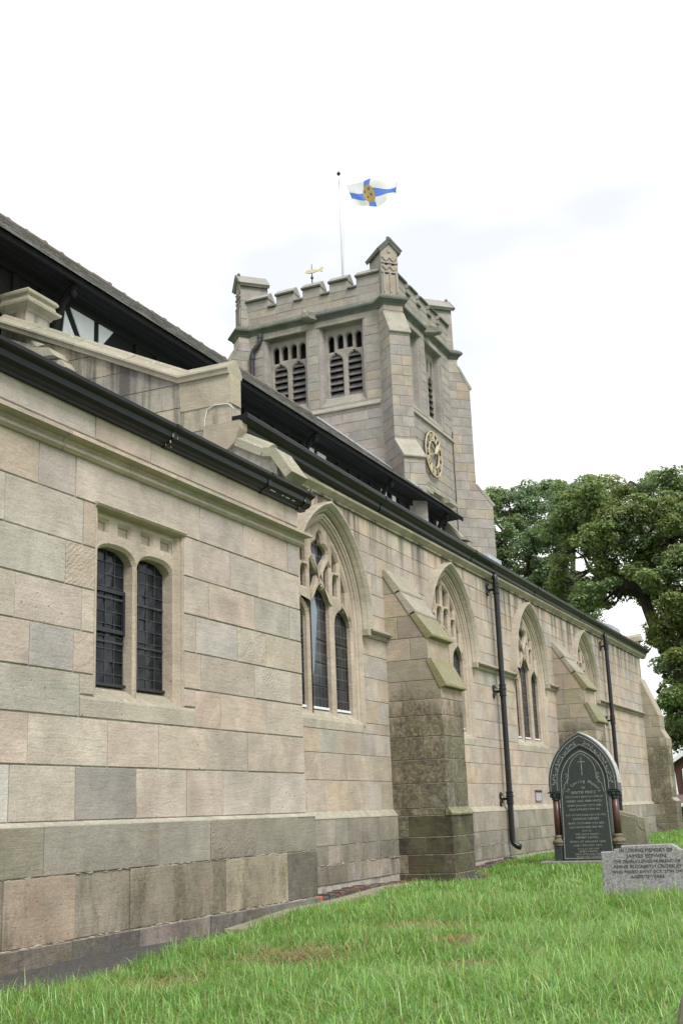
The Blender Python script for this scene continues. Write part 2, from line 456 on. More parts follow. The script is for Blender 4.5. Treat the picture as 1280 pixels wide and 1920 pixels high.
def finish_mesh(me, tints, recalc=True, smooth=False):
    if recalc:
        bm = bmesh.new(); bm.from_mesh(me)
        bmesh.ops.recalc_face_normals(bm, faces=bm.faces)
        bm.to_mesh(me); bm.free()
    if any(t is not None for t in tints):
        at = me.attributes.new('tint', 'FLOAT_COLOR', 'FACE')
        buf = np.ones((len(tints), 4), np.float32)
        for i, t in enumerate(tints):
            if t is not None: buf[i, :3] = t
        at.data.foreach_set('color', buf.ravel())
    if smooth:
        for p in me.polygons: p.use_smooth = True
    me.update()

def curve_plate(pl, outlines, d0, d1, bevel=0.0):
    """flat plate with holes (2D filled curve), returned as verts and faces"""
    cu = bpy.data.curves.new('plate', 'CURVE'); cu.dimensions = '2D'; cu.fill_mode = 'BOTH'
    cu.extrude = max(1e-4, (d1 - d0) / 2 - bevel); cu.bevel_depth = bevel; cu.bevel_resolution = 0
    cu.offset = -bevel
    for pts in outlines:
        sp = cu.splines.new('POLY'); sp.points.add(len(pts) - 1); sp.use_cyclic_u = True
        for p, (u, z) in zip(sp.points, pts): p.co = (u, z, 0, 1)
    ob = bpy.data.objects.new('plate', cu)
    me = ob.to_mesh()
    mid = (d0 + d1) / 2
    v = [pl(p.co.x, p.co.y, mid + p.co.z) for p in me.vertices]
    f = [tuple(p.vertices) for p in me.polygons]
    ob.to_mesh_clear(); bpy.data.objects.remove(ob); bpy.data.curves.remove(cu)
    return v, f

def text_mb(mb, pl, txt, u, z, size, d, width=None, rot=0.0, align='CENTER'):
    cu = bpy.data.curves.new('txt', 'FONT'); cu.body = txt; cu.size = size
    cu.align_x = align; cu.extrude = .0012
    ob = bpy.data.objects.new('txt', cu); me = ob.to_mesh()
    xs = [p.co.x for p in me.vertices]
    if not xs: bpy.data.objects.remove(ob); return
    k = 1.0
    if width: k = width / max(1e-6, max(xs) - min(xs))
    ca, sa = math.cos(rot), math.sin(rot)
    v = [pl(u + p.co.x * k * ca - p.co.y * sa, z + p.co.x * k * sa + p.co.y * ca, d + p.co.z) for p in me.vertices]
    mb.add(v, [tuple(p.vertices) for p in me.polygons])
    ob.to_mesh_clear(); bpy.data.objects.remove(ob); bpy.data.curves.remove(cu)

def arc(c, r, a0, a1, n):
    return [(c[0] + r * math.cos(a0 + (a1 - a0) * i / n), c[1] + r * math.sin(a0 + (a1 - a0) * i / n)) for i in range(n + 1)]

# ------------------------------------------------------------------ coursed stonework
class Stones:
    def __init__(s): s.items = []
    def add(s, pl, zs, L, R, front=.012, bev=.007, tint=(.4, .33, .25), back=-.02, rng=RNG):
        n = len(zs); z0, z1 = zs[0], zs[-1]
        w = sum(R[i] - L[i] for i in range(n)) / n
        if w < .025 or z1 - z0 < .02: return
        bev = min(bev, (z1 - z0) * .3, w * .25)
        v = []
        jit = [rng.uniform(-.0025, .0025) for _ in range(4)]
        for i in range(n):
            l, r, z = L[i], max(R[i], L[i] + .002), zs[i]
            t = i / (n - 1)
            zi = min(max(z, z0 + bev), z1 - bev)
            dl = front + jit[0] * (1 - t) + jit[1] * t; dr = front + jit[2] * (1 - t) + jit[3] * t
            bl = min(bev, (r - l) * .4)
            v += [pl(l, z, back), pl(r, z, back), pl(l, z, front - bev), pl(r, z, front - bev), pl(l + bl, zi, dl), pl(r - bl, zi, dr)]
        f = []
        for i in range(n - 1):
            a, b = 6 * i, 6 * (i + 1)
            f += [(a + 4, a + 5, b + 5, b + 4), (a + 2, a + 4, b + 4, b + 2), (a + 5, a + 3, b + 3, b + 5),
                  (a, a + 2, b + 2, b), (a + 3, a + 1, b + 1, b + 3)]
        b = 6 * (n - 1)
        f += [(0, 1, 3, 2), (2, 3, 5, 4), (b, b + 2, b + 3, b + 1), (b + 2, b + 4, b + 5, b + 3)]
        c = Vector(pl((L[0] + R[0]) / 2, (z0 + z1) / 2, 0))
        cosv = abs(c.normalized().dot(pl.N))
        s.items.append((w * (z1 - z0) * cosv / c.length_squared, v, f, tint))
    def finish(s, root, mat, name='stone', limit=296):
        s.items.sort(key=lambda a: -a[0])
        for _, v, f, t in s.items[:limit]:
            MB().add(v, f, t).build(name, mat, root, recalc=False)
        rest = s.items[limit:]
        if rest:
            m = MB()
            for _, v, f, t in rest: m.add(v, f, t)
            m.build('distant_' + name + 's', mat, root, kind='stuff', recalc=False)

def pick(pal, rng=RNG):
    c = rng.choice(pal); k = rng.uniform(.94, 1.06)
    return tuple(x * k * rng.uniform(.975, 1.025) for x in c)

def fill(st, pl, u0, u1, zs, avg, pal, holes=(), gap=.007, front=(.008, .013), bev=.0045, u1f=None, u0f=None, joints=None, rng=RNG, tints=None):
    """courses of ashlar between u0 and u1, cut round the holes (hole(z) -> (a, b) or None)"""
    for ci in range(len(zs) - 1):
        z0, z1 = zs[ci] + gap / 2, zs[ci + 1] - gap / 2
        spans = [([u0] * 2, [u1] * 2, [z0, z1])]
        curved = u1f is not None or u0f is not None
        act = []
        for h in holes:
            smp = [h(z0 + (z1 - z0) * k / 6) for k in range(7)]
            if any(x is not None for x in smp): act.append((h, smp))
        if curved or act:
            Z = [z0 + (z1 - z0) * k / 6 for k in range(7)]
            Ls = [[u0f(z) if u0f else u0 for z in Z]]; Rs = []
            for h, smp in sorted(act, key=lambda a: min(x[0] for x in a[1] if x)):
                ctr = [(x[0] + x[1]) / 2 for x in smp if x][-1]
                Rs.append([(x[0] if x else ctr - .004) for x in smp]); Ls.append([(x[1] if x else ctr + .004) for x in smp])
            Rs.append([u1f(z) if u1f else u1 for z in Z])
            spans = [(l, r, Z) for l, r in zip(Ls, Rs)]
        for L, R, Z in spans:
            lo, hi = max(L), min(R)
            if min(R) - max(L) < .03 and max(r - l for l, r in zip(L, R)) < .06: continue
            if joints is not None and ci < len(joints) and joints[ci] is not None:
                js = [j for j in joints[ci] if lo + .04 < j < hi - .04]
            else:
                js = []; u = lo + avg * rng.uniform(.35, 1.1)
                while u < hi - avg * .35:
                    js.append(u); u += avg * rng.uniform(.62, 1.5)
            ed = [None] + js + [None]
            for k in range(len(ed) - 1):
                l = L if ed[k] is None else None; r = R if ed[k + 1] is None else None
                if l is None and r is None:
                    zz = [z0, z1]; ll = [ed[k] + gap / 2] * 2; rr = [ed[k + 1] - gap / 2] * 2
                else:
                    zz = Z; ll = [x + gap / 2 for x in l] if l else [ed[k] + gap / 2] * len(Z)
                    rr = [x - gap / 2 for x in r] if r else [ed[k + 1] - gap / 2] * len(Z)
                    if all(abs(x - ll[0]) < 1e-5 for x in ll) and all(abs(x - rr[0]) < 1e-5 for x in rr):
                        zz = [z0, z1]; ll = ll[:1] * 2; rr = rr[:1] * 2
                t = None
                if tints: t = tints(ci, (ll[0] + rr[0]) / 2)
                if t is None: t = pick(pal, rng)
                st.add(pl, zz, ll, rr, rng.uniform(*front), bev, t)

PAL_V = [(.425, .362, .298), (.418, .360, .302), (.400, .355, .308), (.430, .362, .294), (.422, .358, .300), (.385, .350, .312), (.428, .352, .286), (.434, .372, .308), (.41, .350, .29), (.392, .352, .305)]
PAL_A = [(.424, .358, .290), (.430, .364, .292), (.410, .356, .298), (.428, .354, .282), (.396, .352, .308), (.430, .356, .288), (.432, .368, .296), (.424, .346, .276), (.386, .348, .310), (.436, .348, .270), (.405, .345, .285)]
PAL_P = [(.30, .275, .205), (.33, .29, .215), (.27, .25, .195), (.32, .27, .20), (.29, .27, .22)]
PAL_B = [(.335, .285, .215), (.29, .255, .195), (.36, .30, .225), (.31, .275, .195), (.27, .24, .19), (.37, .305, .235)]
PAL_T = [(.280, .258, .236), (.286, .263, .240), (.272, .252, .232), (.292, .267, .242), (.282, .258, .236), (.296, .270, .242), (.276, .257, .240), (.288, .260, .232), (.284, .261, .240), (.315, .274, .224)]
TRIM = (.405, .345, .275)
TRIM_T = (.275, .255, .23)

def buttress(root, st, c, D, hw, prof, zs, pal, mat, sides=(-1,), front=True, avg=.42, slabs=1, trim=TRIM, lat=None, inner=.25, name='buttress', slab_t=.05, pal_low=None, flat=False):
    """stepped buttress: prof is [(projection, z)] from the ground up; sides are the lateral faces that get stones"""
    D = Vector((D[0], D[1], 0)).normalized(); L = Vector((-D.y, D.x, 0)) if lat is None else Vector((lat[0], lat[1], 0)).normalized()
    c = Vector((c[0], c[1], 0))
    cp = Plane(c, D, L)                                            # u = projection, d = lateral
    core = MB().prism(cp, [(-inner, prof[0][1])] + [(p, z) for p, z in prof] + [(-inner, prof[-1][1])], -hw, hw)
    ob = core.build(name, M['mortar'], root)
    def pz(z):
        for (p0, a), (p1, b) in zip(prof, prof[1:]):
            if a <= z <= b and b > a: return p0 + (p1 - p0) * (z - a) / (b - a)
        return prof[-1][0] if z > prof[-1][1] else prof[0][0]
    for sgn in sides:
        pl = Plane(c + L * hw * sgn, D, L * sgn)
        fill(st, pl, 0.0, 0, zs, avg, pal, u1f=lambda z: max(.012, pz(z) + .010), tints=(lambda ci, u: pick(pal_low[0]) if pal_low and zs[ci] < -.1 and u > .12 else None))
    if front:
        for (p0, a), (p1, b) in zip(prof, prof[1:]):
            if abs(p0 - p1) < .03 and b - a > .1:
                pl = Plane(c + D * (p0 + p1) / 2, L, D)
                zz = [a] + [z for z in zs if a + .06 < z < b - .06] + [b]
                fill(st, pl, -hw - .010, hw + .010, zz, avg, pal, tints=(lambda ci, u, zz=zz: pick(pal_low[1]) if pal_low and zz[ci] < -.1 else None))
    for (p0, a), (p1, b) in zip(prof, prof[1:]):
        if .03 < p0 - p1 <= .05:                                   # chamfered plinth top
            MB().prism(cp, [(p1 - .02, b + .006), (p1 + .012, b + .006), (p0 + .024, a + .006), (p0 + .024, a - .012), (p1 - .02, a - .012)], -hw - .022, hw + .022).build('plinth_ledge', mat, root, tint=(.25, .245, .115))
        if p0 - p1 > .05:                                          # weathering slabs
            e = Vector((p1 - p0, b - a)); ln = e.length; e.normalize(); nn = Vector((e.y, -e.x))
            k = slabs if ln > .7 else 1
            for i in range(k):
                s0, s1 = ln * i / k - (.045 if i == 0 else .012), ln * (i + 1) / k
                th = slab_t
                if flat: s0 = ln * i / k + .002
                A = Vector((p0, a)) + e * s0; B = Vector((p0, a)) + e * s1
                A2 = A + nn * (th + (0 if flat else .014)); B2 = B + nn * th
                dd = .001 if flat else .012
                poly = [(A.x - .03, A.y), (A.x, A.y), (A2.x, A2.y - dd), (A2.x, A2.y + dd), (B2.x, B2.y), (B.x - .02, B.y)]
                MB().prism(cp, poly, -hw - (.013 if flat else .022), hw + .022).build('weathering_slab', mat if i == 0 else M['trim'], root, tint=pick([trim, tuple(x * .85 for x in trim)]) if i == 0 else pick([(.33, .305, .245), (.30, .28, .22)]))
    return ob

def gutter_run(root, path, prof, name, mat, joints=(), zoff=None):
    return MB().sweep_h(path, prof, zoff=zoff).build(name, mat, root)

# ================================================================== GROUND, PATH, EDGING
def ground_z(x, y):
    if y < 34: z = -.905 + .0065 * (min(y, 32) - 5)
    else: z = -.73 - .010 * min(y - 34, 40)
    return z + .018 * math.sin(x * 1.7 + y * .9) + .014 * math.sin(y * 2.3 - x * .8)

def make_ground():
    xs = sorted(set([round(v, 3) for v in np.linspace(-5.9, 6, 60)] + [-1500, -700, -300, -120, -60, -30, -18, -12, -8, 10, 18, 35, 70, 150, 300, 700, 1500]))
    ys = sorted(set([round(v, 3) for v in np.linspace(-3, 45, 150)] + [-1500, -600, -200, -60, -20, -8, 50, 56, 62, 70, 80, 100, 140, 250, 600, 1500]))
    v = [(x, y, ground_z(x, y)) for y in ys for x in xs]; n = len(xs)
    f = [(j * n + i, j * n + i + 1, (j + 1) * n + i + 1, (j + 1) * n + i) for j in range(len(ys) - 1) for i in range(n - 1)]
    me = bpy.data.meshes.new('ground'); me.from_pydata(v, [], f)
    for p in me.polygons: p.use_smooth = True
    o = link_obj('ground', me, kind='structure')
    m, nt, b = new_mat('turf')
    ge = nt.nodes.new('ShaderNodeNewGeometry'); pos = ge.outputs['Position']
    c = n_mix(nt, n_map(nt, n_noise(nt, pos, 5, 6, .65), .35, .65), (.075, .15, .03), (.12, .22, .045))
    c = n_mix(nt, n_map(nt, n_noise(nt, pos, 40, 3, .7), .45, .7, 0, .6), c, (.05, .04, .02))
    c = n_mix(nt, n_map(nt, n_noise(nt, pos, .9, 4, .6), .58, .7, 0, .7), c, (.12, .085, .04))
    _lk(nt, c, b.inputs['Base Color']); b.inputs['Roughness'].default_value = 1.0
    _lk(nt, n_bump(nt, n_noise(nt, pos, 30, 5, .7), .8, .03), b.inputs['Normal'])
    me.materials.append(m)
    return o
make_ground()

# narrow tarmac channel at the foot of the vestry wall
pm = MB(); rings = []
for i in range(15):
    y = 2.4 + 7.6 * i / 14
    edge = -4.42 - .15 * max(0, y - 5.5) + .02 * math.sin(y * 5)
    rings.append([(-5.16, y, ground_z(-5.1, y) + .030), (edge, y, ground_z(edge, y) + .018), (edge, y, ground_z(edge, y) - .06), (-5.16, y, ground_z(-5.1, y) - .06)])
pm.loft(rings).build('path', M['tarmac'], kind='structure')

# thin concrete strip under the grass edge by the corner
ke = thing('concrete_edging', 'thin worn concrete strip along the foot of the church wall at the grass edge', 'edging', (-4.98, 10.3, -.86))
km = MB(); rings = []
for i in range(14):
    y = 8.6 + 5.2 * i / 13
    xo = -4.88 - .05 * (y - 8.6) if y < 10.4 else -4.98 - .13 * min(1, (y - 10.4) / 1.4) - .05 * max(0, y - 11.8)
    zt = ground_z(-5, y) + .055
    rings.append([(xo - .16, y, zt), (xo, y, zt - .006), (xo + .01, y, zt - .09), (xo - .16, y, zt - .09)])
km.loft(rings).build('strip', M['concrete'], ke)

# ================================================================== VESTRY (low block in front)
XV = -5.2
VP = Plane((XV, 0, 0), (0, 1, 0), (1, 0, 0))
VE = 10.42
ves = thing('church_vestry', 'low buff sandstone church vestry with twin-light window in the left foreground', 'church vestry', (XV - 2, 6.5, -.95))
vs = Stones()
w0, w1, wz0, wz1 = 7.04, 8.26, .885, 2.325
v, f = curve_plate(VP, [[(2.6, -1.1), (VE, -1.1), (VE, 3.12), (2.6, 3.12)], [(w0, wz0), (w1, wz0), (w1, wz1), (w0, wz1)]], -.42, 0)
MB().add(v, f).build('wall', M['mortar'], ves)
MB().box(-9.4, XV - .43, 2.6, 2.9, -1.1, 3.0).box(-9.4, XV - .43, VE - .32, VE - .004, -1.1, 3.0).box(-9.7, -9.4, 2.6, VE, -1.1, 3.0).build('rear_wall', M['mortar'], ves)
# lean-to roof, hidden behind the gutter
MB().prism(Plane((0, 2.55, 0), (1, 0, 0), (0, 1, 0)), [(XV - .02, 3.04), (XV - .02, 3.09), (-9.6, 3.72), (-9.6, 3.66)], 0, VE - 2.60).build('roof', M['lead'], ves)
VZ = [.02, .39, .73, 1.04, 1.344, 1.66, 1.98, 2.32, 2.645]
VJ = [[5.3, 6.16, 6.85, 7.59, 8.29, 8.87, 9.7, 4.5, 3.6], [5.6, 6.33, 7.22, 7.89, 8.6, 9.3, 10.14, 4.8, 3.9],
      [6.0, 5.2, 4.4, 3.5, 6.87, 8.43, 8.84, 9.67], [5.5, 6.32, 6.8, 8.52, 9.45, 10.17, 4.6, 3.7], [6.16, 6.89, 8.45, 9.15, 9.68, 5.3, 4.4, 3.5],
      [5.9, 6.69, 8.66, 9.48, 10.17, 5.0, 4.1, 3.3], [6.03, 6.89, 8.41, 9.04, 9.56, 5.2, 4.2, 3.4], [5.5, 6.37, 6.79, 8.52, 9.28, 10.17, 4.6, 3.7]]
VJ = [sorted(j) for j in VJ]
def vtint(ci, u):
    if ci == 0 and 6.85 < u < 7.59: return (.262, .240, .222)
    if ci == 0 and 5.6 < u < 6.16: return (.50, .47, .43)
    if ci == 0 and u > 8.87: return (.40, .352, .305)
    if ci == 1 and 6.33 < u < 7.22: return (.445, .390, .325)
    if ci == 3 and 6.32 < u < 6.8: return (.368, .340, .318)
    if ci == 6 and u < 6.85: return (.420, .378, .325)
    if ci == 5 and 5.5 < u < 5.95: return (.33, .30, .28)
    return None
def vhole(z):
    if 1.04 <= z < 2.3165: return (w0, w1)
    if .728 < z < 1.04: return (6.875, 8.435)
    return None
fill(vs, VP, 2.62, VE - .004, VZ, .85, PAL_V, holes=[vhole], joints=VJ, tints=vtint, gap=.010)
# stones beside the sill, under the jambs
for (a, b) in ((6.88, w0), (w1, 8.43)):
    vs.add(VP, [.895, 1.035], [a + .004] * 2, [b - .003] * 2, .012, .006, pick(PAL_V))
fill(vs, VP, 2.62, VE - .004, [2.83, 3.05], 1.2, PAL_V, joints=[sorted([3.4, 4.6, 5.9, 7.02, 7.77, 9.0, 10.13])])
# plinth: chamfered course, big lower stones, dark footing
PPl = Plane((XV + .062, 0, 0), (0, 1, 0), (1, 0, 0))
MB().box(XV - .05, XV + .062, 2.6, VE + .06, -1.1, -.012).build('plinth', M['mortar'], ves)
PT = [(.245, .222, .178), (.255, .230, .18), (.275, .252, .208), (.238, .218, .178)]
fill(vs, PPl, 2.62, VE + .07, [-.325, -.004], .85, PT, joints=[sorted([3.5, 4.6, 5.6, 6.44, 7.79, 8.54, 9.24, 10.12])], front=(.010, .022))
fill(vs, PPl, 2.62, VE + .07, [-.745, -.325], .7, [(.285, .238, .175), (.25, .218, .172), (.30, .24, .172), (.24, .212, .168)], joints=[sorted([3.4, 4.5, 5.3, 6.06, 6.78, 7.42, 8.05, 8.78, 9.88])], front=(.008, .020),
     tints=lambda ci, u: (.155, .135, .12) if u > 9.88 else None)
fill(vs, PPl, 2.62, VE + .075, [-.98, -.745], .7, [(.17, .155, .145), (.19, .165, .15), (.15, .14, .135)], joints=[sorted([3.4, 4.6, 5.8, 6.74, 7.52, 8.51, 9.4])], front=(.026, .04))
# weathered top of the plinth
MB().prism(Plane((0, 2.62, 0), (1, 0, 0), (0, 1, 0)), [(XV - .01, -.013), (XV + .078, -.013), (XV + .076, -.002), (XV + .012, .020), (XV - .01, .020)], 0, VE + .066 - 2.62).build('plinth_ledge', M['trim'], ves, tint=(.40, .385, .315))
vs.finish(ves, M['vestry'])
# ragged old mortar squeezed out of the plinth joints
for z, d, y0, y1, nm in ((-.325, .014, 4.8, VE + .05, 1), (-.745, .020, 4.8, VE + .05, 2)):
    y = y0
    pts, rr = [], []
    while y < y1:
        pts.append((XV + .062 + d + RNG.uniform(-.006, .002), y, z + RNG.uniform(-.005, .005))); rr.append(max(.001, RNG.uniform(-.003, .008)))
        y += RNG.uniform(.02, .06)
    MB().tube(pts, rr, 6).build('mortar_bead', M['crumb'], ves)

# string course, returned round the corner
sp = [(-.02, 2.625), (.030, 2.632), (.052, 2.655), (.050, 2.675), (.030, 2.695), (.048, 2.715), (.115, 2.735), (.115, 2.762), (-.02, 2.815)]
for a, b in ((2.6, 5.3), (5.3, 6.6), (6.6, 8.0), (8.0, 9.3)):
    MB().sweep_h([(XV, b - .003), (XV, a + .003)][::-1], sp).build('string_course', M['trim'], ves, tint=pick([TRIM, (.355, .315, .255), (.385, .335, .268)]))
MB().sweep_h([(XV, 9.303), (XV, VE), (XV - .7, VE)], sp).build('string_course', M['trim'], ves, tint=TRIM)
# ogee iron gutter
gp = [(-.02, 3.010), (.045, 3.010), (.050, 3.030), (.095, 3.045), (.118, 3.075), (.122, 3.120), (.150, 3.140), (.172, 3.150), (.172, 3.178), (.150, 3.178), (.145, 3.16), (-.02, 3.16)]
MB().sweep_h([(XV, 2.5), (XV, VE + .10)], gp).build('gutter', M['lead_paint'], ves)
gq = [(o + (.006 if o > 0 else 0), z + (-.006 if z < 3.1 else .004)) for o, z in gp]
for y in (3.6, 5.3, 7.95, 9.62, 10.40):
    MB().sweep_h([(XV, y - .035), (XV, y + .035)], gq).build('gutter_joint', M['lead_paint'], ves)
pe = MB()
for yj in (7.95, 9.62, 10.40):
    for k in range(5):
        o_, z_ = RNG.choice([(.052, 3.028), (.097, 3.046), (.122, 3.09), (.150, 3.142), (.165, 3.181)])
        y = yj + RNG.choice([-.038, .034]); pe.box(XV + o_, XV + o_ + .007, y, y + RNG.uniform(.004, .012), z_ - .012, z_ + RNG.uniform(.004, .02))
for k in range(5):
    y = RNG.uniform(9.5, 10.35); pe.box(XV + .092, XV + .099, y, y + RNG.uniform(.03, .22), 3.042, 3.0455)
pe.build('peeling_paint', M['peel'], ves, kind='stuff')

# gable parapet at the vestry's far end: kneeler + short raking coping
KP = Plane((0, VE - .10, 0), (1, 0, 0), (0, -1, 0))
MB().prism(KP, [(-5.28, 3.06), (-5.28, 3.50), (-5.95, 3.86), (-5.95, 3.06)], -.10, .16).build('parapet', M['mortar'], ves)
cp = [(-.05, .20), (.03, .20), (.055, .12), (.10, .09), (.125, .04), (.115, -.02), (.08, -.05), (.05, -.13), (-.05, -.13)]
MB().sweep(KP, [(-5.42, 3.60), (-5.98, 3.90)][::-1], cp).build('coping_stone', M['trim'], ves, tint=(.30, .29, .22))
MB().sweep(KP, [(-5.415, 3.575), (-5.30, 3.555), (-5.13, 3.30)][::-1], [(-.06, .22), (.03, .22), (.06, .12), (.10, .07), (.12, .03), (.11, -.02), (.07, -.06), (.05, -.14), (-.06, -.14)]).build('kneeler_stone', M['trim'], ves, tint=(.31, .295, .215))
lf = MB().box(-5.33, -5.12, 9.85, 10.12, 3.19, 3.225).box(-5.3, -5.11, 10.14, 10.26, 3.17, 3.20)
lf.build('lead_flashing', M['lead'], ves)

# twin-light window
win = MB()
uc = 7.66; lw = .256; off = .277
def light_v(c):
    zt, zs_ = 2.055, 1.90
    p = [(c - lw, .918), (c + lw, .918), (c + lw, zs_)]
    for k in range(1, 12):
        a = math.pi * k / 12
        p.append((c + lw * abs(math.cos(a)) ** .75 * (1 if math.cos(a) > 0 else -1), zs_ + (zt - zs_) * math.sin(a) ** .8))
    p.append((c - lw, zs_))
    return p
holes = [light_v(uc - off), light_v(uc + off)]
for a, b in ((7.125, 7.265), (7.425, 7.565), (7.735, 7.875), (8.02, 8.16)):
    holes.append([(a, 2.165), (b, 2.165), (b, 2.235), (a, 2.235)])
v, f = curve_plate(VP, [[(7.02, .90), (8.30, .90), (8.30, 2.335), (7.02, 2.335)]] + holes, -.185, -.05, .026)
vw = MB().add(v, f).build('window', M['trim'], ves, tint=(.42, .356, .284))
vw.name = 'window'
MB().pbox(VP, 7.02, 8.3, 2.13, 2.27, -.175, -.088).build('sunk_panel', M['trim'], vw, tint=(.40, .35, .28))
jp = [(0, .006), (-.016, .006), (-.020, -.020), (-.036, -.026), (-.046, -.010), (-.060, -.048), (-.085, -.05), (-.085, -.2), (0, -.2)]
MB().sweep(VP, [(w0 + .001, .888), (w0 + .001, wz1 - .012)], jp).build('jamb', M['trim'], vw, tint=(.42, .356, .284))
MB().sweep(VP, [(w1 - .001, wz1 - .012), (w1 - .001, .888)], jp).build('jamb', M['trim'], vw, tint=(.42, .356, .284))
MB().sweep(VP, [(w0 - .01, wz1), (w1 + .012, wz1)], [(.022, -.01), (.022, .028), (.008, .036), (-.010, .024), (-.022, .0), (-.030, -.045), (-.04, -.05), (-.04, -.2), (.0, -.2)]).build('label_mould', M['trim'], vw, tint=(.34, .295, .22))
# sill
MB().prism(Plane((XV, 0, 0), (1, 0, 0), (0, 1, 0)), [(-.24, .74), (.010, .74), (.012, .862), (.004, .884), (-.155, .992), (-.24, .992)], 6.885, 8.425).build('sill', M['vestry'], vw, tint=(.37, .332, .27))
# panes, each set at its own slight angle, with lead cames
dz = -.150
cm = MB()
for c in (uc - off, uc + off):
    us = [c - .232 + .464 * k / 4 for k in range(5)]; zz = [1.0 + .096 * k for k in range(12)]
    for k in range(4):
        for j in range(11):
            a = [RNG.uniform(-.006, .006) for _ in range(4)]
            g = .004
            MB().add([VP(us[k] + g, zz[j] + g, dz + a[0]), VP(us[k + 1] - g, zz[j] + g, dz + a[1]), VP(us[k + 1] - g, zz[j + 1] - g, dz + a[2]), VP(us[k] + g, zz[j + 1] - g, dz + a[3]),
                      VP(us[k] + g, zz[j] + g, dz - .008), VP(us[k + 1] - g, zz[j] + g, dz - .008), VP(us[k + 1] - g, zz[j + 1] - g, dz - .008), VP(us[k] + g, zz[j + 1] - g, dz - .008)],
                     [(0, 1, 2, 3), (7, 6, 5, 4), (0, 4, 5, 1), (1, 5, 6, 2), (2, 6, 7, 3), (3, 7, 4, 0)]).build('pane', M['pane'], vw, recalc=False)
    for u in us: cm.pbox(VP, u - .004, u + .004, 1.0, 2.06, dz - .010, dz + .006)
    for z in zz: cm.pbox(VP, us[0], us[-1], z - .0035, z + .0035, dz - .011, dz + .0065)
    for z in (1.34, 1.68): cm.pbox(VP, us[0], us[-1], z - .008, z + .008, dz - .012, dz + .014)
cm.build('lead_cames', M['came'], vw)
c = uc - off
fm = MB()
for z in (1.235 + .19, 1.235 + .50): fm.pbox(VP, c - .235, c + .235, z - .016, z + .016, dz + .002, dz + .024)
for u in (c - .225, c + .225): fm.pbox(VP, u - .012, u + .012, 1.40, 1.75, dz + .002, dz + .022)
fm.build('casement', M['iron'], vw)
for c in (uc - off, uc + off): MB().pbox(VP, c - .24, c + .24, 1.000, 1.022, dz + .002, dz + .03).build('bottom_bar', M['iron'], vw)
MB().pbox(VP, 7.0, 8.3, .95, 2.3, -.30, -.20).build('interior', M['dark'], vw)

# ================================================================== AISLE (long wall with traceried windows)
XA = -5.8
AP = Plane((XA, 0, 0), (0, 1, 0), (1, 0, 0))
AY0, AY1 = 10.15, 31.55
ais = thing('church_aisle', 'long buff sandstone church aisle with pointed traceried windows, buttresses and black gutter', 'church aisle', (XA - 2, 21, -.9))
as_ = Stones(); bu = Stones()
WC = [12.30, 16.50, 20.72, 24.90]
CZ, CC = 2.20, .327                                   # springing height, centre offset of every arch
def arch_pts(c, a, zb, n=14, full=True):
    r = a + CC; t1 = math.acos(CC / r)
    L = [(c + CC - r * math.cos(t1 * i / n), CZ + r * math.sin(t1 * i / n)) for i in range(n + 1)]
    Rr = [(2 * c - u, z) for u, z in L[::-1]][1:]
    pts = L + Rr
    return ([(c - a, zb)] + pts + [(c + a, zb)]) if full else pts
def arch_hole(c, a, zb):
    r = a + CC; top = CZ + math.sqrt(r * r - CC * CC)
    def h(z):
        if z < zb or z > top: return None
        if z <= CZ: return (c - a, c + a)
        w = math.sqrt(max(0, r * r - (z - CZ) ** 2)) - CC
        return (c - w, c + w)
    return h
outl = [[(AY0, -1.1), (AY1, -1.1), (AY1, 3.95), (AY0, 3.95)]]
for c in WC: outl.append(arch_pts(c, .93, 1.06))
v, f = curve_plate(AP, outl, -.40, 0)
MB().add(v, f).build('wall', M['amortar'], ais)
MB().box(-9.6, XA - .41, AY1 - .35, AY1 - .003, -1.1, 3.95).box(-9.5, -9.3, AY0, AY1, -1.1, 5.2).build('rear_wall', M['mortar'], ais)
AZ = [.03, .37, .67, .93, 1.06, 1.34, 1.62, 1.90, 2.15, 2.43, 2.70, 2.97, 3.22, 3.44, 3.655]
holes = []
for c in WC:
    def hh(z, c=c):
        if .932 < z <= 1.06: return (c - .985, c + .985)
        return arch_hole(c, .985, 1.055)(z)
    holes.append(hh)
fill(as_, AP, AY0 + .01, AY1 + .012, AZ, .52, PAL_A, holes=holes, front=(.009, .0125), gap=.005, bev=.003)
fill(as_, AP, AY0 + .01, AY1 + .030, [3.668, 3.93], .95, [(.36, .318, .262), (.375, .328, .268), (.345, .305, .25)], front=(.038, .042), gap=.006)
AZP = [-.80, -.52, -.27, -.035]
MB().box(XA - .05, XA + .055, VE - .2, AY1, -1.2, -.03).build('plinth', M['mortar'], ais)
APP = Plane((XA + .055, 0, 0), (0, 1, 0), (1, 0, 0))
PAL_AP = [(.27, .242, .20), (.30, .268, .22), (.25, .232, .195), (.295, .265, .228), (.245, .225, .185)]
fill(as_, APP, VE + .03, AY1 + .07, [-.74, -.535, -.335, -.045], .47, PAL_AP)
fill(as_, APP, VE + .03, AY1 + .07, [-.92, -.75], .5, [(.20, .185, .16), (.23, .21, .17)], front=(-.01, .0))
MB().prism(Plane((0, VE - .02, 0), (1, 0, 0), (0, 1, 0)), [(XA - .01, -.048), (XA + .070, -.048), (XA + .068, -.036), (XA + .010, .034), (XA - .01, .034)], 0, AY1 + .07 - VE).build('plinth_ledge', M['trim'], ais, tint=(.40, .375, .29))

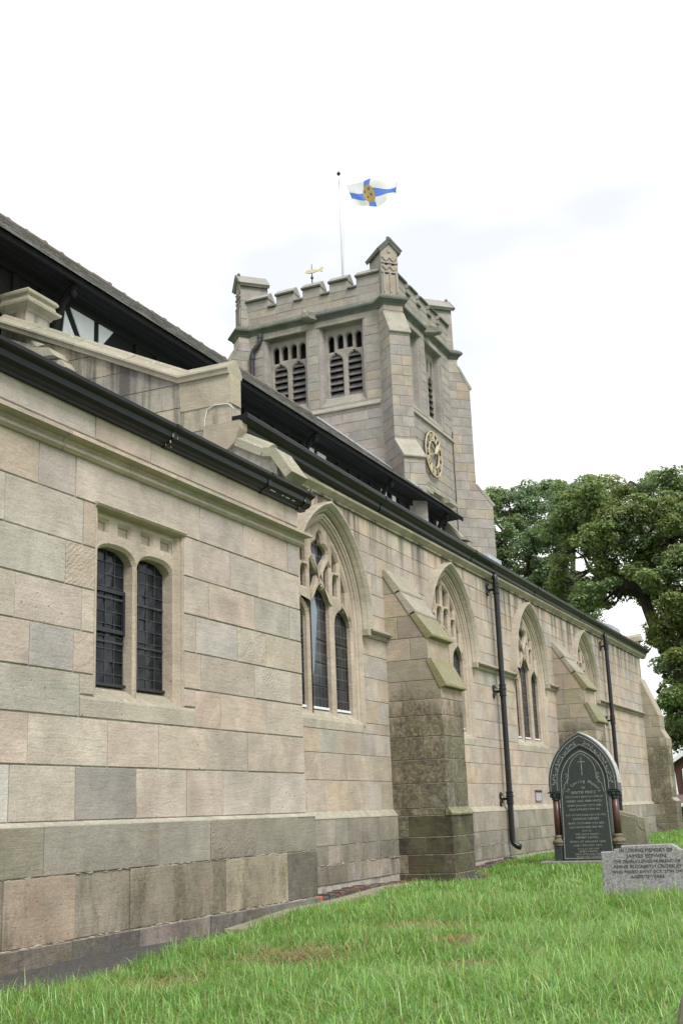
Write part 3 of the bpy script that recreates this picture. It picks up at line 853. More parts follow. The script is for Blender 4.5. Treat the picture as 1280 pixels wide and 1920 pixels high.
for z, d, y0, y1, rb in ((-.535, .012, VE + .05, 18.6, .009), (-.335, .010, VE + .05, 14.0, .005)):
    y = y0; pts, rr = [], []
    while y < y1:
        if not (14.0 < y < 14.9):
            pts.append((XA + .055 + d + RNG.uniform(-.005, .003), y, z + RNG.uniform(-.006, .006))); rr.append(max(.001, RNG.uniform(-.003, rb)))
        y += RNG.uniform(.03, .08)
    MB().tube(pts, rr, 6).build('mortar_bead', M['crumb'], ais)

# east gable of the lean-to, seen above the vestry roof
GP = Plane((0, AY0, 0), (1, 0, 0), (0, -1, 0))
MB().prism(GP, [(-9.3, -1.1), (XA - .004, -1.1), (XA - .004, 4.50), (-6.42, 4.56), (-9.3, 5.76)], -.22, 0).build('gable_wall', M['mortar'], ais)
gtop = lambda z: -6.42 - max(0, (z - 4.56)) / .455
fill(as_, GP, -9.28, XA + .010, [3.05, 3.35, 3.66, 3.95, 4.25, 4.52], .62, [(.36, .31, .235), (.33, .295, .24), (.37, .33, .26), (.335, .31, .28)])
fill(as_, GP, -9.28, 0, [4.52, 4.80, 5.08, 5.36], .6, [(.33, .29, .235), (.31, .285, .245), (.35, .30, .23)], u1f=lambda z: min(XA + .01, gtop(z)))
kz = [(-.04, .050), (0, .056), (.014, .072), (.034, .068), (.098, -.045), (.122, -.060), (.144, -.085), (.148, -.115), (.128, -.15), (.034, -.235), (0, -.25), (-.04, -.24)]
cpath = [(-8.98, 5.79), (-8.42, 5.525), (-7.80, 5.228), (-7.10, 4.893)]
for i in range(3):
    a, b = Vector(cpath[i]), Vector(cpath[i + 1]); t = (b - a).normalized() * .003
    MB().sweep(GP, [tuple(a + t), tuple(b - t)], kz).build('coping_stone', M['trim'], ais, tint=pick([(.31, .285, .225), (.29, .275, .215)]))
MB().sweep(GP, [(-7.095, 4.89), (-6.41, 4.562), (-5.795, 4.562)], kz).build('kneeler_stone', M['trim'], ais, tint=(.335, .305, .235))
MB().prism(GP, [(-6.40, 4.2), (XA + .012, 4.2), (XA + .012, 4.52), (-6.42, 4.52)], -.20, .020).build('kneeler_base', M['trim'], ais, tint=(.36, .32, .24))
# moulded end of the cornice below the kneeler
MB().prism(Plane((0, AY0 - .05, 0), (1, 0, 0), (0, 1, 0)), [(XA - .30, 3.66), (XA - .05, 3.66), (XA + .06, 3.74), (XA + .13, 3.90), (XA + .13, 3.98), (XA - .30, 3.98)], 0, .16).build('cornice_end', M['trim'], ais, tint=(.33, .29, .22))
# square pier with a moulded cap at the top of the rake
PR = Plane((0, 10.30, 0), (1, 0, 0), (0, -1, 0)); PS = Plane((-8.64, 0, 0), (0, 1, 0), (1, 0, 0))
MB().box(-9.55, -8.64, 10.30, 10.72, 4.6, 5.93).build('pier', M['mortar'], ais)
fill(as_, PR, -9.54, -8.632, [5.16, 5.50, 5.935], .55, [(.33, .30, .265), (.35, .31, .25)])
fill(as_, PS, 10.29, 10.72, [5.16, 5.50, 5.935], .4, [(.31, .285, .25), (.34, .31, .26)])
MB().sweep_h([(-9.55, 10.30), (-8.64, 10.30), (-8.64, 10.72), (-9.55, 10.72)], [(-.05, 5.93), (.012, 5.93), (.030, 5.965), (.10, 6.01), (.105, 6.04), (.055, 6.075), (.045, 6.12), (.075, 6.145), (.078, 6.17), (.055, 6.20), (-.05, 6.215)], closed=True).build('pier_cap', M['trim'], ais, tint=(.34, .315, .24))
MB().box(-9.52, -8.67, 10.33, 10.69, 6.10, 6.208).build('pier_top', M['trim'], ais, tint=(.34, .315, .24))
for k in range(2):
    MB().prism(Plane((0, 9.86 + .1 * k, 0), (1, 0, 0), (0, 1, 0)), [(-8.42, 5.26 - .13 * k), (-7.95 + .10 * k, 5.16 - .13 * k), (-7.88 + .10 * k, 5.06 - .13 * k), (-8.42, 5.10 - .13 * k)], 0, .36 - .1 * k).build('weathering_slab', M['trim'], ais, tint=(.36, .34, .27))

# lean-to roof + gutter
MB().prism(Plane((0, AY0 + .30, 0), (1, 0, 0), (0, 1, 0)), [(XA + .02, 3.945), (XA + .05, 3.99), (-9.05, 5.45), (-9.05, 5.38)], 0, AY1 - AY0 - .7).build('roof', M['lead'], ais)
gp = [(-.02, 3.80), (.06, 3.80), (.085, 3.815), (.105, 3.845), (.11, 3.885), (.135, 3.905), (.17, 3.915), (.195, 3.945), (.20, 3.985), (.185, 4.00), (.15, 4.00), (.14, 3.985), (-.02, 3.985)]
gy = [10.16, 13, 16.35, 20, 25, 29, 32.05]; gz = [.068, .032, -.006, -.03, -.045, -.052, -.05]
MB().sweep_h([(XA, y) for y in gy], gp, zoff=gz).build('gutter', M['lead_paint'], ais)
for y, z in ((13.9, .02), (17.6, -.015), (21.2, -.034), (24.8, -.045), (28.4, -.05)):
    MB().sweep_h([(XA, y - .04), (XA, y + .04)], [(o + (.006 if o > 0 else 0), q + (-.006 if q < 3.9 else .004) + z) for o, q in gp]).build('gutter_joint', M['lead_paint'], ais)
MB().sweep_h([(XA, AY0 + .1), (XA, 32.0)], [(-.02, 3.70), (.045, 3.70), (.10, 3.755), (.105, 3.785), (-.02, 3.785)]).build('gutter_board', M['trim'], ais, tint=(.33, .295, .225))

# string course between the hood moulds
sq = [(-.02, -.060), (.030, -.055), (.046, -.030), (.038, -.008), (.080, .006), (.104, .020), (.104, .038), (-.02, .10)]
def string_run(a, b):
    MB().sweep_h([(XA, a), (XA, b)], [(o, CZ - .02 + z) for o, z in sq]).build('string_course', M['trim'], ais, tint=pick([(.345, .308, .25), (.33, .295, .238)]))
for a, b in ((10.45, WC[0] - 1.06), (WC[0] + 1.06, 14.10), (14.84, WC[1] - 1.06), (WC[1] + 1.06, WC[2] - 1.06), (WC[2] + 1.06, 22.50), (23.28, WC[3] - 1.06), (WC[3] + 1.06, 31.20)):
    string_run(a, b)

# ---- one traceried window of each design, then copies
def ogee_light(c, hw, zb, zs_, za):
    p = [(c - hw, zb), (c + hw, zb), (c + hw, zs_)]
    R1 = [(c + hw * .97, zs_ + .05), (c + hw * .84, zs_ + .115), (c + hw * .62, zs_ + .165), (c + hw * .40, zs_ + .195), (c + hw * .22, zs_ + (za - zs_) * .72), (c + hw * .10, zs_ + (za - zs_) * .86)]
    p += R1 + [(c, za)] + [(2 * c - u, z) for u, z in R1[::-1]] + [(c - hw, zs_)]
    return p
def trefoil_light(c, hw, zb, zt):
    p = [(c - hw, zb), (c + hw, zb), (c + hw, zt - hw * 1.2)]
    for k in range(1, 8):
        a = math.pi * k / 8
        p.append((c + hw * math.cos(a), zt - hw * 1.2 + hw * 1.2 * math.sin(a)))
    p.append((c - hw, zt - hw * 1.2)); return p
def in_arch(u, a):
    r = a + CC; return CZ + math.sqrt(max(0, r * r - (abs(u) + CC) ** 2))
def tracery_holes(kind):
    H = []
    sp, hw = .612, .262
    H.append(ogee_light(0, hw, 1.05, 2.36, 2.64))
    for s in (-1, 1):
        H.append(ogee_light(s * sp * .985, hw * .93, 1.05, 2.16, 2.44))
    if kind == 0:
        # quatrefoil running down into a point
        q = []
        for k in range(40):
            a = math.pi / 2 + 2 * math.pi * k / 40
            r = .175 + .045 * math.cos(4 * (a - math.pi / 4) + math.pi)
            x, z = r * math.cos(a), 3.02 + r * 1.05 * math.sin(a)
            if math.sin(a) < -.35: z -= .16 * (-math.sin(a) - .35) / .65; x *= 1 - .55 * (-math.sin(a) - .35) / .65
            q.append((x, z))
        H.append(q)
        for s in (-1, 1):
            H.append([(s * .045, 2.735), (s * .12, 2.60), (s * .235, 2.46), (s * .272, 2.44), (s * .272, 2.86), (s * .225, 2.90), (s * .13, 2.80)][::s])
    else:
        for s in (-1, 1):
            p = trefoil_light(s * .142, .105, 2.585, 2.93); H.append([(u, z + (.09 if z < 2.6 and abs(u) < .1 else 0)) for u, z in p])
            H.append([(s * .035, 2.985), (s * .135, 2.965), (s * .250, 2.985), (s * .250, in_arch(.250, .81)), (s * .14, in_arch(.14, .81)), (s * .035, in_arch(.035, .79))][::s])
    for s in (-1, 1):
        H.append([(u, z) for u, z in trefoil_light(s * .425, .083, 2.54, 2.80)])
        H.append([(s * .345, 2.84), (s * .43, 2.83), (s * .505, 2.85), (s * .505, in_arch(.505, .80)), (s * .42, in_arch(.42, .80)), (s * .345, in_arch(.345, .80))][::s])
        H.append([(s * .58, 2.50), (s * .655, 2.42), (s * .72, 2.36), (s * .725, in_arch(.725, .81)), (s * .65, in_arch(.65, .81)), (s * .58, in_arch(.58, .81))][::s])
    return H

def make_window(kind, c):
    outer = arch_pts(0, .905, 1.02)
    H = tracery_holes(kind)
    pl = Plane((XA, c, 0), (0, 1, 0), (1, 0, 0))
    v, f = curve_plate(pl, [outer] + H, -.155, -.048, .030)
    w = MB().add(v, f).build('window', M['aisle'], ais, tint=(.418, .352, .278))
    sub = []
    path = arch_pts(0, .93, 1.02)
    jp = [(.062, .004), (.060, .018), (.044, .028), (.026, .022), (.016, .004), (-.002, .000), (-.008, -.020), (-.030, -.034), (-.036, -.052), (-.052, -.060), (-.052, -.2), (.062, -.2)]
    sub.append(MB().sweep(pl, path, jp).build('arch_moulding', M['trim'], w, tint=(.415, .352, .28)))
    hp = [(.068, .0), (.068, .040), (.088, .070), (.106, .064), (.120, .095), (.160, .135), (.184, .130), (.186, .0)]
    sub.append(MB().sweep(pl, arch_pts(0, .93, 0, full=False), hp).build('hood_mould', M['trim'], w, tint=(.37, .33, .262)))
    for s in (-1, 1):
        sub.append(MB().pbox(pl, s * 1.03 - .045, s * 1.03 + .045, CZ - .075, CZ + .002, .0, .105).build('label_stop', M['trim'], w, tint=(.35, .31, .23)))
    sub.append(MB().prism(Plane((XA, c, 0), (1, 0, 0), (0, 1, 0)), [(-.3, .938), (.010, .938), (.012, 1.03), (.004, 1.052), (-.14, 1.178), (-.3, 1.178)], -.975, .975).build('sill', M['trim'], w, tint=(.39, .355, .28)))
    gl = [arch_pts(0, .88, 1.12)]
    v, f = curve_plate(pl, gl, -.150, -.132)
    sub.append(MB().add(v, f).build('leaded_glass', M['glass'], w))
    fm = MB()
    for k in (-1, 0, 1): fm.pbox(pl, k * .603 - .235, k * .603 + .235, 1.170, 1.196, -.131, -.100)
    sub.append(fm.build('sill_flashing', M['flash'], w))
    bars = MB()
    for k in (-1, 0, 1):
        for z in (1.45, 1.72, 1.99): bars.pbox(pl, k * .603 - .25, k * .603 + .25, z - .006, z + .006, -.131, -.120)
    sub.append(bars.build('saddle_bars', M['came'], w))
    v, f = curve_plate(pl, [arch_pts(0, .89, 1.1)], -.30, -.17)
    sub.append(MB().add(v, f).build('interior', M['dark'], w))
    return w, sub
wA, sA = make_window(0, WC[0]); wB, sB = make_window(1, WC[1])
for src, subs, dy in ((wA, sA, WC[2] - WC[0]), (wB, sB, WC[3] - WC[1])):
    w = src.copy(); COL.objects.link(w); w.location = (0, dy, 0)
    for s in subs:
        k = s.copy(); COL.objects.link(k); k.parent = w
pl = Plane((XA, WC[0], 0), (0, 1, 0), (1, 0, 0))
MB().prism(pl, [(-.19, 1.50), (-.10, 1.62), (.02, 2.30), (-.06, 2.48), (-.19, 2.44)], -.131, -.118).build('blue_grey_patch', M['panel'], wA)  # flat blue-grey patches laid over the glass of this window
MB().prism(pl, [(-.10, 2.74), (.02, 2.74), (.02, 2.99), (-.10, 2.99)], -.131, -.118).build('blue_grey_patch', M['panel'], wA)

# ---- buttresses
BP = [(.772, -1.0), (.772, -.05), (.725, .03), (.725, 1.54), (.575, 1.86), (.575, 2.17), (0.0, 3.06)]
BZ = [-.92, -.745, -.52, -.31, -.055, .03, .33, .62, .90, 1.16, 1.36, 1.60, 1.87, 2.15, 2.44, 2.75, 3.05]
for y0, y1 in ((14.07, 14.83), (22.49, 23.26)):
    buttress(ais, bu, (XA, (y0 + y1) / 2), (1, 0), (y1 - y0) / 2, BP, BZ, PAL_B, M['butt'], sides=(-1,), slabs=3, avg=.46, pal_low=([(.062, .050, .038), (.050, .043, .034), (.082, .062, .045)], [(.15, .145, .085), (.12, .115, .078), (.17, .155, .11)]), trim=(.25, .235, .125), lat=(0, 1))
buttress(ais, bu, (XA, 31.62), (1, 0), .34, [(.60, -1.0), (.60, .0), (.525, .09), (.525, 1.56), (.395, 1.80), (.395, 2.15), (0, 3.14)], BZ, [(.31, .28, .21), (.33, .295, .22), (.29, .265, .2)], M['trim'], sides=(-1,), slabs=1, avg=.34, lat=(0, 1), slab_t=.012, flat=True)
as_.finish(ais, M['aisle'])
bu.finish(ais, M['butt'], 'buttress_stone')

# west gable coping and kneeler above the far end of the gutter
WP = Plane((0, AY1 - .02, 0), (1, 0, 0), (0, -1, 0))
MB().sweep(WP, [(-9.0, 5.61), (-6.35, 4.30)], [(-.16, .05), (.04, .05), (.12, -.10), (.12, -.18), (.04, -.33), (-.16, -.33)]).build('coping_stone', M['trim'], ais, tint=(.36, .34, .27))
MB().sweep(WP, [(-6.36, 4.30), (-6.05, 4.22), (-5.72, 4.26)], [(-.12, .05), (.0, .05), (.09, -.10), (.09, -.18), (.0, -.33), (-.12, -.33)]).build('kneeler_stone', M['trim'], ais, tint=(.38, .35, .27))
MB().box(-6.1, XA + .02, AY1 - .05, AY1 + .28, 3.97, 4.14).build('kneeler_base', M['trim'], ais, tint=(.36, .32, .25))
MB().box(-6.35, -6.05, 19.6, 20.4, 4.17, 4.36).build('lead_flashing', M['lead'], ais)
lm = MB().prism(Plane((0, 28.2, 0), (1, 0, 0), (0, 1, 0)), [(-5.75, 4.0), (-5.75, 4.14), (-6.3, 4.36), (-6.3, 4.2)], 0, .9)
lm.build('lead_flashing', M['lead'], ais)

# ---- cast-iron downpipes
def downpipe(y, ztop, zbot, colz, bend=True):
    x = XA + .135; r = .047
    pts = [(XA + .10, y + .02, ztop), (XA + .125, y + .01, ztop - .06), (x, y, ztop - .14)]
    n = 5
    pts += [(x, y - .012 * k, ztop - .14 - (ztop - .14 - zbot - .12) * k / n) for k in range(1, n + 1)]
    yb = y - .06
    pts += [(x + .01, yb, zbot + .06), (x + .06, yb, zbot + .015), (x + .13, yb, zbot - .01)]
    o = MB().tube(pts, r, 14).build('downpipe', M['pipe'], ais, smooth=True)
    for z in colz:
        yy = y - .012 * 5 * (ztop - .14 - z) / (ztop - .26 - zbot)
        MB().lathe((x, yy, z), [(.048, -.075), (.060, -.075), (.062, -.060), (.055, -.052), (.055, .030), (.064, .038), (.064, .055), (.055, .060), (.055, .095), (.062, .10), (.062, .118), (.048, .118)], 16).build('collar', M['pipe'], o, smooth=False)
        b = MB()
        b.box(XA + .018, x - .03, yy - .02, yy + .02, z - .015, z + .025)
        for sy in (-1,):
            yc = yy - .115
            b.box(XA + .016, XA + .034, yy - .13, yy + .0, z - .012, z + .018)
            for sz in (-1, 1):
                ring = [(XA + .028, yc + .052 * math.cos(a), z + sz * .058 + .045 * math.sin(a)) for a in [2 * math.pi * k / 9 for k in range(8)]]
                b.tube(ring, .013, 6)
            b.box(XA + .016, XA + .034, yc - .012, yc + .012, z - .11, z + .11)
        b.build('bracket', M['pipe'], o)
    return o
downpipe(18.68, 3.80, -.60, (3.52, 1.83, .13))
downpipe(26.92, 3.78, -.62, (3.48, 1.80, .13))

# white cable stapled to the gable corner
wm = MB().tube([(-5.77, 10.15, 4.14), (-5.82, 10.125, 4.19), (-5.98, 10.125, 4.20), (-6.07, 10.125, 4.17), (-6.10, 10.125, 4.05), (-6.12, 10.125, 3.85), (-6.13, 10.125, 3.62)], .006, 6)
wm.build('cable', M['cable'], ais)

# framed notice on the wall
no = thing('wall_plaque', 'small framed notice plate with a dark top edge fixed low on the aisle wall', 'plaque', (XA + .02, 20.73, .19))
MB().pbox(AP, 20.55, 20.92, .10, .262, .012, .022).build('plate', mat_plain('plaque_metal', (.42, .40, .41), .6, var=.1), no)
MB().pbox(AP, 20.545, 20.925, .245, .275, .012, .034).build('top_bar', M['iron'], no)
MB().pbox(AP, 20.54, 20.56, .09, .25, .012, .028).pbox(AP, 20.91, 20.93, .09, .25, .012, .028).pbox(AP, 20.54, 20.93, .085, .103, .012, .028).build('frame', mat_plain('plaque_frame', (.22, .20, .20), .6), no)

# brick edging laid at the foot of the aisle
be = thing('brick_edging', 'row of worn edging bricks at the foot of the aisle, the first one bright orange', 'brick edging', (-5.4, 12, -.9))
y = 11.0; k = 0
while y < 18.2:
    if 14.0 < y < 14.95: x = -4.90
    else: x = XA + .30 if y < 13.2 else XA + .27
    l = .21 if k == 0 else RNG.uniform(.10, .14); zt = ground_z(-5.4, y) + (.075 if k == 0 else RNG.uniform(.035, .06))
    t = (.48, .13, .065) if k == 0 else pick([(.11, .07, .065), (.13, .085, .075), (.095, .08, .085), (.15, .08, .06)])
    xx = x + RNG.uniform(-.012, .012) + (.08 if k == 0 else 0)
    b = MB()
    pts = [[(xx - .16, yy, zt - .12), (xx, yy, zt - .12), (xx + .004, yy, zt - .012), (xx - .010, yy, zt), (xx - .16, yy, zt - .004)] for yy in (y, y + l)]
    b.loft(pts).build('brick', M['brick'], be, tint=t, label='bright orange brick' if k == 0 else None)
    y += l + .012; k += 1

# ================================================================== NAVE (timbered clerestory, tiled roof)
nav = thing('church_nave', 'church nave with dark tiled roof, deep black eaves and black-and-white timbered clerestory', 'church nave', (-11.5, 15, -.9))
EX, EZ, RX, RZ, EXW = -8.55, 6.707, -11.5, 9.205, -9.0
NY0, NY1 = 2.5, 25.98
MB().box(EXW - .25, EXW, NY0, NY1 - .1, 3.0, 6.66).build('clerestory_wall', M['timber'], nav)
MB().box(EXW - .01, EXW + .06, NY0, NY1 - .1, 6.548, 6.68).build('wall_plate', M['timber'], nav)
MB().box(-13.6, -13.4, NY0, 24.2, -1, 7.0).prism(Plane((0, NY0, 0), (1, 0, 0), (0, 1, 0)), [(-13.5, -1), (-9.1, -1), (-9.1, 6.6), (RX, 8.6), (-13.5, 7.0)], 0, .2).build('rear_wall', M['mortar'], nav)
PNL = []
for y0, y1, k in ((11.42, 11.71, 0), (11.79, 12.08, 1), (12.17, 12.50, 2), (18.43, 18.80, 3), (18.94, 19.30, 3), (21.98, 22.27, 3), (22.58, 22.78, 3), (25.30, 25.60, 3), (9.6, 10.0, 3), (15.0, 15.4, 3)):
    pl = Plane((EXW, 0, 0), (0, 1, 0), (1, 0, 0))
    zt = 6.546
    poly = [(y0, 6.10), (y1, 6.10), (y1, zt), (y0, zt)]
    if k == 0: poly = [(11.42, 6.14), (11.70, 6.14), (11.46, 6.46)]
    if k == 1: poly = [(11.87, 6.10), (12.08, 6.10), (12.08, zt), (11.57, zt)]
    if k == 2: poly = [(12.19, 6.10), (12.28, 6.28), (12.52, zt), (12.19, zt)]
    MB().prism(pl, poly, -.02, .012).build('plaster_panel', M['plaster'], nav)
    PNL.append((y0 - .12, y1 + .12))
y = 3.2
while y < 25.9:
    if not any(a < y < b for a, b in PNL): MB().box(EXW - .02, EXW + .035, y - .055, y + .055, 5.6, 6.55).build('timber_post', M['timber'], nav)
    y += .52
# eaves: flat boarded soffit, fascia, rafter feet
for k in range(4):
    x0 = EXW + (EX - .03 - EXW) * k / 4; x1 = EXW + (EX - .03 - EXW) * (k + 1) / 4 - .006
    MB().box(x0, x1, NY0, NY1, 6.664 + .004 * k, 6.684 + .004 * k).build('soffit_board', M['timber'], nav)
MB().box(EX - .045, EX - .012, NY0, NY1 + .02, 6.630, 6.715).build('fascia', M['timber'], nav)
for y in (7.6, 11.2, 15.3, 18.2, 21.75, 25.1):
    br = [(EXW + .02, y, 6.0), (EXW + .08, y, 6.22), (EXW + .18, y, 6.44), (EXW + .30, y, 6.58), (EX - .08, y, 6.63)]
    MB().tube(br, [.05, .055, .05, .05, .045], 8).build('eaves_bracket', M['timber'], nav)
    MB().lathe((EX - .12, y, 6.52), [(.01, -.06), (.04, -.04), (.055, 0), (.04, .04), (.03, .12)], 10).build('pendant', M['timber'], nav)
# roof: south slope of lapped tiles, far slope plain
sx, sz = RX - EX, RZ - EZ; sl = math.hypot(sx, sz); ux, uz = sx / sl, sz / sl; nx, nz = uz, -ux
tm = MB(); rows = 19; step = sl / rows
PAL_R = [tuple(1.75 * q for q in c) for c in [(.130, .124, .118), (.115, .112, .110), (.14, .128, .118), (.122, .12, .114), (.105, .103, .102), (.135, .132, .12)]]
for r in range(rows):
    s0, s1 = r * step - .035, (r + 1) * step + .03
    ymax = 24.25 if EX + ux * s1 < -9.40 else NY1 + .03
    y = NY0 + (.11 if r % 2 else 0)
    while y < ymax - .05:
        w = min(.23, ymax - y)
        a = RNG.uniform(-.005, .006)
        def pt(s, h, yy): return (EX + ux * s + nx * h, yy, EZ + uz * s + nz * h)
        v = [pt(s0, .016, y), pt(s0, .016, y + w - .008), pt(s1, .004, y + w - .008), pt(s1, .004, y), pt(s0, .026 + a * .6, y), pt(s0, .026 + a * .6, y + w - .008), pt(s1, .018, y + w - .008), pt(s1, .018, y)]
        tm.add(v, [(4, 5, 6, 7), (0, 1, 5, 4), (1, 2, 6, 5), (3, 0, 4, 7)], pick(PAL_R))
        y += w
tm.build('roof_tiles', M['tile'], nav, kind='stuff', recalc=False)
MB().prism(Plane((0, NY0, 0), (1, 0, 0), (0, 1, 0)), [(EX - .02, EZ + .0), (RX, RZ - .02), (RX, RZ - .14), (EXW - .1, EZ - .02)], 0, 24.28 - NY0).build('roof_deck', M['timber'], nav)
MB().prism(Plane((0, 24.28, 0), (1, 0, 0), (0, 1, 0)), [(EX - .02, EZ), (-9.42, EZ + .87 * .862), (-9.42, EZ - .02)], 0, NY1 - 24.28).build('roof_deck', M['timber'], nav)
MB().prism(Plane((0, NY0, 0), (1, 0, 0), (0, 1, 0)), [(RX, RZ), (RX, RZ - .12), (-14.0, 6.95), (-14.1, 7.0)], 0, 24.28 - NY0).build('far_roof_slope', M['tile'], nav, tint=(.066, .058, .05))
rt = MB().tube([(0, 0, 0), (0, .40, 0), (0, .41, 0), (0, .445, 0)], [.070, .070, .085, .085], 10)
ri = rt.build('ridge_tile', M['ridge'], nav)
ri.location = (RX - ORG[nav.name].x + .0, NY0 - ORG[nav.name].y, RZ - .035 - ORG[nav.name].z)
for vtx in ri.data.vertices: vtx.co += ORG[nav.name]
for k in range(1, 49):
    yk = NY0 + .445 * k
    if yk > 23.9: break
    c = ri.copy(); COL.objects.link(c); c.location = ri.location + Vector((RNG.uniform(-.012, .012), .445 * k, RNG.uniform(-.014, .014)))
# lead flashing where the slope meets the tower
fl = MB()
def pt(s, h, yy): return (EX + ux * s + nx * h, yy, EZ + uz * s + nz * h)
v = [pt(.55, .05, 24.02), pt(.55, .05, 24.30), pt(sl * .97, .06, 24.30), pt(sl * .97, .06, 24.02)]
fl.add(v + [pt(.55, .03, 24.02), pt(.55, .03, 24.30), pt(sl * .97, .03, 24.30), pt(sl * .97, .03, 24.02)], [(0, 1, 2, 3), (7, 6, 5, 4), (0, 4, 5, 1), (1, 5, 6, 2), (2, 6, 7, 3), (3, 7, 4, 0)])
PLM = mat_plain('pale_lead', (.46, .46, .49), .5, var=.2, scale=7)
fl2 = MB().add([pt(.30, .05, 23.5), pt(.30, .05, 24.3), pt(.62, .055, 24.3), pt(.62, .055, 23.6)] + [pt(.30, .03, 23.5), pt(.30, .03, 24.3), pt(.62, .03, 24.3), pt(.62, .03, 23.6)], [(0, 1, 2, 3), (7, 6, 5, 4), (0, 4, 5, 1), (1, 5, 6, 2), (2, 6, 7, 3), (3, 7, 4, 0)])
fl2.build('lead_flashing', PLM, nav)
fl.build('lead_flashing', PLM, nav) #('pale_lead', (.46, .46, .49), .5, var=.2, scale=7), nav)
# short raking end wall with coping, below the eaves end
MB().prism(Plane((0, 26.0, 0), (1, 0, 0), (0, 1, 0)), [(-9.42, 6.70), (-9.0, 6.66), (-8.60, 6.14), (-8.50, 6.10), (-8.50, 4.9), (-9.42, 4.9)], 0, .28).build('end_wall', M['tower'], nav, tint=(.33, .28, .22))
MB().sweep(Plane((0, 26.0, 0), (1, 0, 0), (0, -1, 0)), [(-9.06, 6.70), (-8.64, 6.20), (-8.46, 6.16)], [(-.01, .05), (.05, .05), (.05, -.32), (-.01, -.32)]).build('coping_stone', M['trim'], nav, tint=(.33, .31, .24))

# ================================================================== TOWER
TX, TY, TH = -11.55, 26.42, 2.12
ES, SS = TY - TH, TX + TH
tow = thing('church_tower', 'square grey sandstone church tower with battlements, corner pinnacles, louvred belfry windows and clock', 'church tower', (TX, TY, -.9))
ts = Stones()
TE = Plane((0, ES, 0), (1, 0, 0), (0, -1, 0)); TS = Plane((SS, 0, 0), (0, 1, 0), (1, 0, 0))
TN = Plane((TX - TH, 0, 0), (0, -1, 0), (-1, 0, 0)); TW = Plane((0, TY + TH, 0), (-1, 0, 0), (0, 1, 0))
BW, BZ0, BZ1 = .62, 9.46, 11.53
EW = [TX - .755, TX + .755]; SW_ = [TY - .98, TY + .53]
rect = lambda a, b, c, d: [(a, c), (b, c), (b, d), (a, d)]
for pl, lo, hi, ws in ((TE, TX - TH, TX + TH, EW), (TS, ES + .46, TY + TH, SW_)):
    v, f = curve_plate(pl, [rect(lo, hi, -1.0, 12.0)] + [rect(c - BW, c + BW, BZ0, BZ1) for c in ws], -.45, 0)
    MB().add(v, f).build('wall', M['mortar'], tow)
MB().box(TX - TH, TX - TH + .45, ES + .46, TY + TH - .46, -1, 12).box(TX - TH, SS - .46, TY + TH - .45, TY + TH, -1, 12).build('rear_wall', M['tower'], tow, tint=(.27, .25, .225))
MB().box(TX - TH + .3, SS - .3, ES + .3, TY + TH - .3, 12.0, 12.12).build('roof', M['lead'], tow)
s_ = .25 * math.sqrt(2) + .02
hol = lambda ws: [(lambda z, c=c: (c - BW, c + BW) if BZ0 < z < BZ1 else None) for c in ws]
TZ = [6.74 + .2473 * k for k in range(11)] + [9.46 + .23 * k for k in range(10)]
TZ = sorted(set(round(z, 4) for z in TZ)); TZ = [z for z in TZ if z < 11.6] + [11.70]
fill(ts, TE, TX - TH + s_, SS - s_, TZ, .50, PAL_T, holes=hol(EW), gap=.008, front=(.006, .014), bev=.005)
fill(ts, TS, ES + s_, TY + TH - s_, TZ, .50, PAL_T, holes=hol(SW_), gap=.008, front=(.006, .014), bev=.005)
# diagonal corner buttresses with two offsets, carried up as pinnacles
q = math.sqrt(.5)
CORN = [((SS, ES), (q, -q)), ((SS, TY + TH), (q, q)), ((TX - TH, TY + TH), (-q, q)), ((TX - TH, ES), (-q, -q))]
TPF = [(.78, -1.0), (.78, 7.70), (.33, 8.22), (.33, 10.90), (.02, 11.48), (.02, 11.74)]
TZB = [6.3 + .25 * k for k in range(22)]
for i, (c, d) in enumerate(CORN):
    D = Vector((d[0], d[1], 0)); L = Vector((-D.y, D.x, 0))
    base = Vector((c[0], c[1], 0)) - D * .27
    prof = [(p + .27, z) for p, z in TPF]
    sides = ((-1,), (-1,), (), (1,))[i]
    buttress(tow, ts, base, D, .25, prof, TZB, PAL_T + [(.318, .272, .215)], M['tower'], sides=sides, front=(i == 0), avg=.36, slabs=2, trim=(.31, .285, .24), inner=.0, name='corner_buttress', slab_t=.035)
# string course below the battlements, broken round the corners
def outline(hw, pr, s):
    P = []
    for (c, d), inc in zip(CORN[3:] + CORN[:3], ((0, -1), (1, 0), (0, 1), (-1, 0))):
        c = Vector(c); D = Vector(d); L = Vector((-D.y, D.x)); inc = Vector(inc)
        outg = Vector((-inc.y, inc.x))
        P += [c - inc * s, c + D * pr - L * hw, c + D * pr + L * hw, c + outg * s]
    return P
oP = outline(.25, .03, .40)
MB().sweep_h(oP, [(-.1, 11.68), (.012, 11.69), (.03, 11.735), (.085, 11.79), (.115, 11.81), (.12, 11.85), (.09, 11.90), (.0, 11.965), (-.1, 11.975)], closed=True).build('string_course', M['drip'], tow, tint=(.105, .115, .10))
